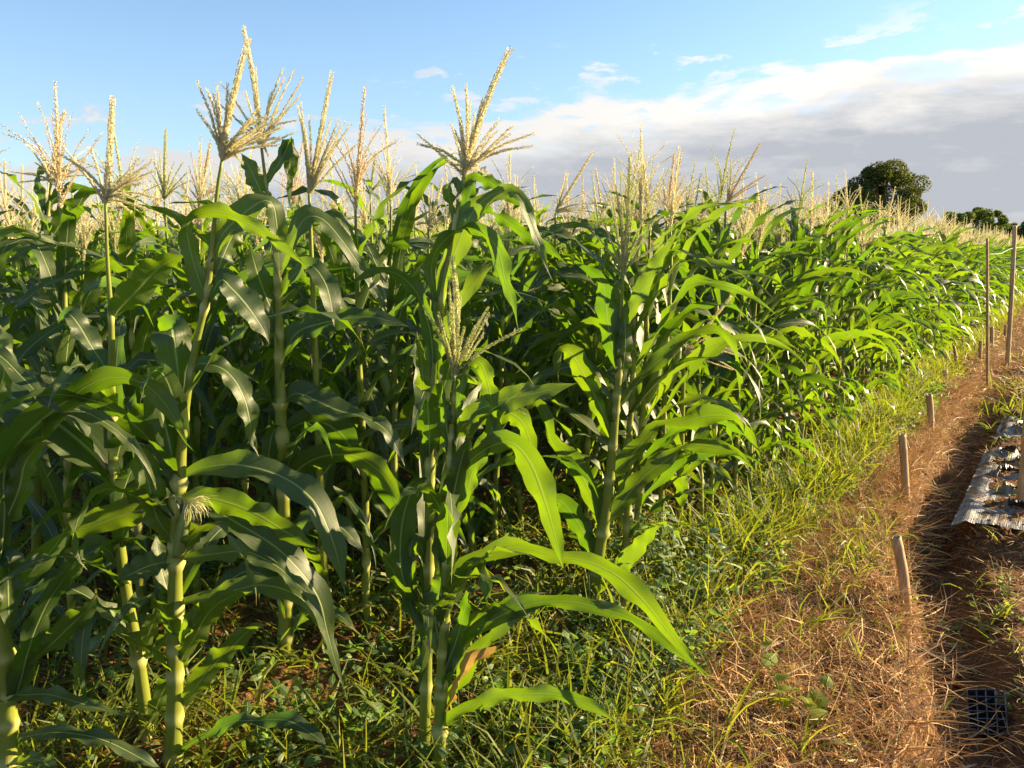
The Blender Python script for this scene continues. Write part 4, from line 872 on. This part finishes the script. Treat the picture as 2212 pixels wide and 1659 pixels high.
def grass_tuft(px, py, H, nb, label, seed, W=.009, name='grass_tuft', mat=None, th=(.7, 1.5), ka=(.6, 2.2)):
    rs = np.random.RandomState(seed); g = ground(px, py); z = float(ground_z(g[0], g[1])); t = thing(name, (g[0], g[1], z - .005), label, 'grass')
    for i in range(nb):
        v, q, uv = leaf_piece(rs, H * rs.uniform(.6, 1.15), W * rs.uniform(.7, 1.2), rs.uniform(*th), rs.uniform(0, 6.28), rs.uniform(*ka), 'grass', .3, rs.uniform(-.8, .8))
        v = v + np.array([rs.normal(0, .012), rs.normal(0, .012), 0]); obj('blade', mesh('blade', v, q, mat or M_grass, uv, np.full(len(v), rs.rand())), t)
M_paleweed = leaf_material('pale_weed_leaf', (0.16, 0.23, 0.11), (0.26, 0.33, 0.16), (0.24, 0.42, 0.08), (0.36, 0.5, 0.12), tr=0.34, rough=0.5, spec=0.4, vein=False)
M_yweed = leaf_material('yellowish_weed_leaf', (0.12, 0.18, 0.03), (0.22, 0.25, 0.04), (0.36, 0.5, 0.03), (0.5, 0.52, 0.04), tr=0.42, rough=0.5, spec=0.3, vein=False)
LW = [(1385, 1270, .20, 5, 'pale broad-leaved weed clump directly right of the greenish-tasselled plant foot'),
      (1440, 1300, .22, 5, 'pale leafy weed bush in front of the dead grass, tallest of the weeds'),
      (1500, 1330, .18, 4, 'pale leafy weed at the right end of the broad-leaved clump'),
      (1410, 1360, .17, 4, 'leafy weed under the long arching leaf tips, below the pale clump'),
      (1340, 1400, .16, 4, 'leafy weed low in shade beneath the two long arching leaves'),
      (1240, 1480, .13, 3, 'small leafy weed between the dry orange leaf and the lowest right leaf'),
      (1330, 1600, .14, 4, 'leafy weed at the bottom of the picture, right of the two centre stems'),
      (1180, 1620, .13, 3, 'leafy weed at the bottom of the picture, closest to the centre stems'),
      (560, 1640, .14, 4, 'leafy weed at the bottom left, right of the silky-eared plant foot'),
      (650, 1560, .12, 3, 'small leafy weed beside the bare soil at bottom left of centre'),
      (240, 1520, .16, 3, 'dark drooping leafy weed between the left edge stem and the slim stem'),
      (255, 1400, .18, 3, 'dark drooping leafy weed higher up behind the slim stem'),
      (1050, 1180, .12, 3, 'grey-green weed on the soil mound right of the two centre stems'),
      (2130, 1330, .20, 4, 'yellowish green weed in front of the torn silver plastic'),
      (2180, 1290, .16, 3, 'yellowish green weed at the right edge below the silver plastic')]
for i, (a, c, h, ns, lb) in enumerate(LW): leafy_weed(a, c, h * (1.7 if i < 4 else (1.25 if i < 13 else .8)), ns + (5 if i < 4 else (2 if i < 13 else 0)), lb, 700 + i, .078 if i < 6 else .05, mat=M_paleweed if i < 4 else (M_yweed if i > 12 else M_weed))
HW = [(1690, 1560, .24, 2, .08, 5, 'heart-leaved vine standing up out of the dead grass, leftmost of the two'),
      (1760, 1575, .20, 2, .08, 5, 'heart-leaved vine in the dead grass, rightmost of the two'),
      (560, 1500, .14, 3, .05, 5, 'heart-leaved seedling weed left of the stem of the plant with the grey stalk'),
      (610, 1540, .13, 3, .05, 5, 'heart-leaved seedling weed right under the foot of the grey-stalked plant'),
      (520, 1400, .13, 2, .05, 4, 'heart-leaved weed on the dark soil behind the silky-eared plant')]
for i, (a, c, h, ns, L, nl, lb) in enumerate(HW): leafy_weed(a, c, h, ns, lb, 740 + i, L, 'heart', nl, 'vine_weed', mat=M_yweed if i < 2 else M_weed)
GT = [(500, 1600, .26, 12, 'broad-bladed grass tuft right of the silky-eared plant foot'), (620, 1560, .24, 10, 'broad-bladed grass tuft with arching blades under the grey-stalked plant'),
      (690, 1530, .22, 9, 'broad-bladed grass tuft nearest the bare soil patch'), (460, 1640, .22, 9, 'grass tuft squeezed against the base of the silky-eared plant'),
      (1120, 1600, .26, 11, 'grass tuft just right of the centre stems at the bottom'), (1230, 1650, .28, 12, 'tall grass tuft at the bottom edge below the lowest right leaf'),
      (1430, 1560, .30, 11, 'wide-bladed grass tuft between the green weeds and the straw'), (1560, 1640, .30, 10, 'wide-bladed grass tuft spreading over the straw at the bottom edge'),
      (1480, 1480, .24, 9, 'grass tuft beneath the drooping tips of the long arching leaves'), (1720, 1640, .24, 7, 'loose grass tuft at the bottom edge amid the straw'),
      (1850, 1440, .16, 7, 'small grass tuft in the dead grass below the leaning short stake'), (1700, 1180, .24, 12, 'bright grass tuft where the green verge meets the dead grass'),
      (1640, 1230, .24, 12, 'bright grass tuft left of the dead grass above the leafy weeds'), (1760, 1080, .24, 12, 'bright grass tuft on the verge level with the upright short stake'),
      (2075, 1000, .16, 6, 'thin grass seedling in the dark trench left of the torn plastic'), (2040, 1035, .14, 5, 'forked grass seedling alone in the dark trench'),
      (2140, 930, .26, 12, 'fresh green grass tuft at the far end of the torn plastic'), (2165, 1330, .22, 8, 'upright grass tuft by the weeds in front of the silver plastic'),
      (1000, 1160, .22, 8, 'grass tuft on the soil mound behind the short centre plant')]
for i, (a, c, h, nb, lb) in enumerate(GT): grass_tuft(a, c, h, nb, lb, 800 + i, .011 if i < 10 else .008)

# ------------------------------------------------------------------ stakes
def stake(bx, by, tx, ty, wpx, label, seed, tall=False):
    rs = np.random.RandomState(seed); g = ground(bx, by); z = float(ground_z(g[0], g[1])); Y = g[1]; k = (np.array([g[0], Y, 0]) - CAMP) @ FWD
    tp = at(tx, ty, Y); base = np.array([g[0], Y, z]); r = wpx * k / F / 2; t = thing('bamboo_stake', tuple(base), label, 'stake', 'bamboo stakes along the path')
    n = 60 if tall else 26; P = catmull(np.array([base + [0, 0, -.06], base * .5 + tp * .5 + [rs.normal(0, .003), 0, 0], tp]), n)
    L = np.linalg.norm(tp - base); tt = np.linspace(0, 1, n); jn = np.arange(.12 + rs.uniform(0, .05), L, .21) / L; rad = np.full(n, r) * np.linspace(1.04, .94, n)
    for f in jn: rad *= 1 + .16 * np.exp(-((tt - f) / (.008 / L)) ** 2)
    # split cane: flattened section with an open top
    v, q, tr, uv = tube(P - base, rad, 10, False); v = v.reshape(n, 10, 3); c = (P - base)[:, None]; v = c + (v - c) * np.where(np.arange(10) % 10 < 5, 1.0, .72)[None, :, None]
    v[-1] += np.stack([np.zeros(10), np.zeros(10), rs.uniform(-.006, .008, 10)], 1)
    v = v.reshape(-1, 3); iv = c[-1] + (v[-10:] - c[-1]) * .62; iv2 = iv - [0, 0, .03]; k0 = len(v); v = np.vstack([v, iv, iv2]); Q = [q]
    for j in range(10):
        j2 = (j + 1) % 10; Q.append([[k0 - 10 + j, k0 - 10 + j2, k0 + j2, k0 + j], [k0 + j, k0 + j2, k0 + 10 + j2, k0 + 10 + j]])
    tr = [[k0 + 10, k0 + 10 + j, k0 + 11 + j] for j in range(1, 9)]
    obj('cane', mesh('cane', v, np.vstack(Q), M_bamboo, None, None, True, np.array(tr)), t)
    return tp
stake(1966, 1302, 1937, 1160, 26, 'short thick bamboo stake leaning left, nearest of the short ones', 1)
stake(1962, 1082, 1950, 938, 19, 'short upright bamboo stake at the trench edge, second nearest', 2)
stake(2011, 942, 2008, 852, 17, 'short bamboo stake third along the trench edge', 3)
stake(2043, 843, 2042, 800, 12, 'stubby bamboo stake fourth along the path side', 4)
stake(2067, 792, 2061, 748, 8, 'thin leaning stake left of the path, fifth along', 5)
stake(2117, 786, 2119, 736, 9, 'short stake just left of the left-hand tall pole', 6)
stake(2142, 752, 2143, 706, 10, 'short dark stake between the two tall poles, left one', 7)
stake(2171, 730, 2173, 702, 8, 'short dark stake against the right-hand tall pole', 8)
ta = stake(2135, 828, 2133, 515, 7, 'tall thin bamboo pole standing upright, left of the tall pair', 9, True)
tb = stake(2177, 792, 2193, 488, 11, 'tall bamboo pole leaning right, right of the tall pair', 10, True)
stake(2203, 1112, 2222, 870, 20, 'thick bamboo pole standing in the silver plastic at the right edge', 11, True)
s0 = at(2133, 549, ta[1]); s1 = at(2189, 536, tb[1]); s2 = at(2300, 520, tb[1] + 3)
v, q, tr, uv = tube(catmull(np.array([s0, (s0 + s1) / 2 - [0, 0, .03], s1, (s1 + s2) / 2 - [0, 0, .02], s2]), 24), .0030, 5)
obj('string', mesh('string', v, q, M_string, uv, None, True, tr), None, label='pale string stretched between the two tall bamboo poles', category='string')

# ------------------------------------------------------------------ torn silver mulch film
def film(name, u0, u1, n0, n1, holes, label, seed):
    rs = np.random.RandomState(seed); nu_, nn2 = 110, 84; uu = np.linspace(u0, u1, nu_); nn2_ = np.linspace(n0, n1, nn2)
    Ug, Ng = np.meshgrid(uu, nn2_, indexing='ij')
    Ug = Ug + 0.04 * (fbm(Ng * 9, Ug * 0 + seed, 2) - .5) * 2
    x, y = wc(Ug, Ng); z = ground_z(x, y) * .0 + 0.082 - .035 * sstep(np.abs(Ng - n0), .08, .0) ** 1.4
    str_ = 0.005 * (vnoise(Ng * 55 + 3 * fbm(Ug * 1.5, Ng * 2, 2), Ug * 1.4 + 9) - .5) + 0.045 * (fbm(Ug * 6 + seed, Ng * 8, 4, .6) - .5)
    z = z + str_ + .0; cut = np.zeros_like(z, bool)
    for hu, hn, ru, rn in holes:
        d = np.hypot((Ug - hu) / ru, (Ng - hn) / rn) + .5 * (fbm(Ug * 14, Ng * 14 + hu, 2) - .5); cut |= d < 1
        z = z + .05 * np.exp(-((d - 1.15) / .22) ** 2) * (0.4 + fbm(Ug * 12, Ng * 12, 2))
    edge = (Ug - u0) / .12 + 2.4 * (fbm(Ng * 7 + seed, Ug * 7, 3) - .5); cut |= edge < 0
    edge = (u1 - Ug) / .15 + 2.6 * (fbm(Ng * 6 + 9 + seed, Ug * 6, 3) - .5); cut |= edge < 0
    q = grid_quads(nu_, nn2).reshape(nu_ - 1, nn2 - 1, 4); keep = ~(cut[:-1, :-1] | cut[1:, 1:]); q = q[keep]
    uv = np.stack([(Ng - n0) / 1.0, Ug / 2], -1).reshape(-1, 2); P = np.stack([x, y, z], -1).reshape(-1, 3); used = np.unique(q); rm = np.zeros(len(P), int); rm[used] = np.arange(len(used))
    obj(name, mesh(name, P[used], rm[q], M_mulch, uv[used]), None, label=label, category='plastic sheet')
film('plastic_mulch', 3.28, 5.45, -1.00, -1.85, [(3.72, -1.30, .07, .05), (4.12, -1.26, .07, .05), (4.58, -1.22, .11, .07), (5.0, -1.3, .10, .07), (3.5, -1.62, .09, .06), (4.4, -1.6, .12, .07), (5.25, -1.15, .08, .05)],
     'torn silver plastic mulch film with holes on the raised bed at right, nearer piece', 5)
film('plastic_mulch', 5.95, 7.4, -1.02, -1.7, [(6.3, -1.25, .16, .09), (6.8, -1.3, .2, .1)], 'crumpled silver plastic mulch film at the right edge, further piece', 6)

# ------------------------------------------------------------------ broken seedling tray
g = ground(2100, 1512); z = float(ground_z(g[0], g[1])); t = thing('seedling_tray', (g[0], g[1], z + .010), 'broken black plastic seedling tray lying in the dark trench', 'seedling tray', None, R(-38))
t.rotation_euler = (R(30), R(-16), R(-33)); cs = .030; nx_, ny_ = 4, 6
acc = Acc()
for i in range(nx_ + 1):
    v = np.array([[i * cs - .002, 0, 0], [i * cs + .002, 0, 0], [i * cs + .002, ny_ * cs, 0], [i * cs - .002, ny_ * cs, 0]]); v = np.vstack([v, v - [0, 0, .003]]); acc.add(v, [[0, 1, 2, 3], [7, 6, 5, 4], [0, 3, 7, 4], [1, 5, 6, 2], [0, 4, 5, 1], [3, 2, 6, 7]])
for j in range(ny_ + 1):
    v = np.array([[0, j * cs - .002, .0005], [nx_ * cs, j * cs - .002, .0005], [nx_ * cs, j * cs + .002, .0005], [0, j * cs + .002, .0005]]); v = np.vstack([v, v - [0, 0, .003]]); acc.add(v, [[0, 1, 2, 3], [7, 6, 5, 4], [0, 3, 7, 4], [1, 5, 6, 2], [0, 4, 5, 1], [3, 2, 6, 7]])
M_tray = simple('grey_black_rim', (0.02, 0.02, 0.022), (0.13, 0.12, 0.115), 45, 0.3, 0.6, 0.001)
obj('rim', acc.mesh('rim', M_tray, False), t)
h_ = cs / 2 - .0024; b_ = h_ * .55; ring = lambda hh, zz: np.array([[-hh, -hh, zz], [hh, -hh, zz], [hh, hh, zz], [-hh, hh, zz]])
cm = mesh('cell', np.vstack([ring(h_, -.0005), ring(b_, -.034)]), [[0, 4, 5, 1], [1, 5, 6, 2], [2, 6, 7, 3], [3, 7, 4, 0], [4, 7, 6, 5]], M_black, None, None, False)
for i in range(nx_):
    for j in range(ny_):
        if (i, j) in ((3, 5), (3, 4), (0, 0)): continue
        o = obj('cell', cm, t); o.location = ((i + .5) * cs, (j + .5) * cs, 0)

# ------------------------------------------------------------------ dry leaves and stalks lying about
def lying(name, px, py, ang, L, W, label, seed, mat=None, kap=.2, th=.08, cat='dry leaf'):
    rs = np.random.RandomState(seed); g = ground(px, py); z = float(ground_z(g[0], g[1])); v, q, uv = leaf_piece(rs, L, W, th, ang, kap, 'grass', .35, rs.uniform(-.5, .5))
    o = obj(name, mesh(name, v, q, mat or M_dryleaf, uv, np.full(len(v), .5)), None, label=label, category=cat); o.location = (g[0], g[1], z + .02)
M_pale = leaf_material('bleached_leaf', (0.55, 0.44, 0.30), (0.66, 0.56, 0.42), (0.5, 0.4, 0.25), (0.6, 0.5, 0.35), tr=0.2, rough=0.6, spec=0.2)
lying('dry_leaf', 2040, 1600, .35, .16, .020, 'bleached dry leaf flat on the path below the seedling tray', 1, M_pale)
lying('dry_leaf', 2060, 1640, .15, .15, .018, 'bleached dry leaf at the bottom edge right of the straw', 2, M_pale)
lying('dry_leaf', 2110, 1640, .9, .14, .016, 'bleached dry leaf slanting up at the bottom right corner', 3, M_pale)
lying('dry_leaf', 1640, 1440, .5, .14, .018, 'pale dry leaf in the straw left of the heart-leaved vines', 4, M_pale)
lying('dry_leaf', 1690, 1500, .6, .16, .014, 'pale dry leaf lying behind the heart-leaved vines', 5, M_pale)
lying('dry_leaf', 1800, 1330, .8, .16, .012, 'pale dry leaf left of the leaning short stake', 6, M_pale)
lying('dry_leaf', 1840, 1370, 2.6, .15, .012, 'pale dry leaf just below the leaning short stake', 7, M_pale)
lying('yellow_leaf', 2008, 1120, -1.2, .13, .010, 'bright yellow leaf blade on the trench edge beside the upright short stake', 8, None, .6, .5)
lying('yellow_leaf', 1966, 1160, -1.4, .14, .008, 'yellow leaf blade hanging between the two nearest short stakes', 9, None, .5, .3)

# ------------------------------------------------------------------ trees beyond the field
M_bush = leaf_material('bush_leaves', (0.055, 0.085, 0.016), (0.13, 0.17, 0.03), (0.12, 0.2, 0.012), (0.25, 0.32, 0.02), tr=0.25, rough=0.65, spec=0.15, vein=False)
def tree(cx_, ytop, wpx, ybot, Y, label, seed, n_leaf, size, stretch=1.0, name='tree', mat=None, trunk=True):
    rs = np.random.RandomState(seed); top = at(cx_, ytop, Y); bot = at(cx_, ybot, Y); Wd = wpx / F * Y; H = top[2] - bot[2]
    t = thing(name, (top[0], Y, 0), label, 'tree'); cz = (top[2] + bot[2]) / 2; base = np.array([top[0], Y, 0])
    nc = 46; c = rs.normal(size=(nc, 3)); c = unit(c) * rs.uniform(.35, .86, (nc, 1)) ** .6
    c = c * [Wd / 2, Wd / 2, H / 2]; c[:, 0] *= 1 + .12 * np.sin(c[:, 2] / H * 7 + seed); c[:, 2] *= .95
    cr = rs.uniform(.10, .19, nc) * min(Wd, H); c[:, :2] *= (1.12 - .25 * (c[:, 2:3] / H + .5))
    kk = rs.randint(0, nc, n_leaf); d = unit(rs.normal(size=(n_leaf, 3))) * rs.uniform(.45, 1.05, (n_leaf, 1)) ** .5; P = c[kk] + d * cr[kk][:, None] * [1, 1, .8] + [0, 0, cz]
    nrm = unit(d + rs.normal(size=(n_leaf, 3)) * .6); a = unit(np.cross(nrm, rs.normal(size=(n_leaf, 3)))); b2 = np.cross(nrm, a); s = size * rs.uniform(.6, 1.4, (n_leaf, 1))
    V = np.stack([P - a * s, P - b2 * s * .5, P + a * s, P + b2 * s * .5], 1).reshape(-1, 3)
    obj('crown', mesh('crown', V, np.arange(n_leaf * 4).reshape(-1, 4), mat or M_tree, np.tile([[0, .5], [.5, 0], [1, .5], [.5, 1]], (n_leaf, 1)), np.repeat(rs.rand(nc)[kk] * .6 + rs.rand(n_leaf) * .4, 4), False), t)
    if trunk:
        P = catmull(np.array([[0, 0, -.3], [.1, 0, cz * .4], [0.0, 0, cz * .9], [.1, 0, cz + H * .25]]), 14); v, q, tr, uv = tube(P, np.linspace(Wd * .05, Wd * .015, 14), 9); obj('trunk', mesh('trunk', v, q, M_bark, uv, None, True, tr), t)
        for i in range(7):
            e = c[rs.randint(nc)] + [0, 0, cz]; st = np.array([0, 0, cz - H * rs.uniform(.2, .5)]); v, q, tr, uv = tube(catmull(np.array([st, (st + e) / 2 + [0, 0, .1 * H * 0], e]), 7), np.linspace(Wd * .02, Wd * .005, 7), 6); obj('limb', mesh('limb', v, q, M_bark, uv, None, True, tr), t)
tree(1917, 348, 158, 512, 70, 'big round dark green tree standing above the maize tassels at right', 1, 30000, .10)
tree(1818, 405, 60, 490, 76, 'small dark tree crown joined to the left side of the big round tree', 2, 2600, .14, name='tree')
tree(1640, 408, 54, 530, 110, 'small distant tree alone between the tassels, left of the big one', 3, 2600, .17)
tree(2112, 446, 165, 535, 62, 'low wide sunlit bushy tree behind the end of the maize', 4, 16000, .09, mat=M_bush)
tree(2060, 474, 60, 535, 75, 'low dark tree just left of the wide bushy one', 5, 2600, .13)
tree(2215, 476, 80, 530, 95, 'dark flat-topped tree at the right edge of the picture', 6, 4500, .18)
tree(2190, 500, 70, 540, 130, 'far small tree low on the horizon at the right edge', 7, 2500, .22)
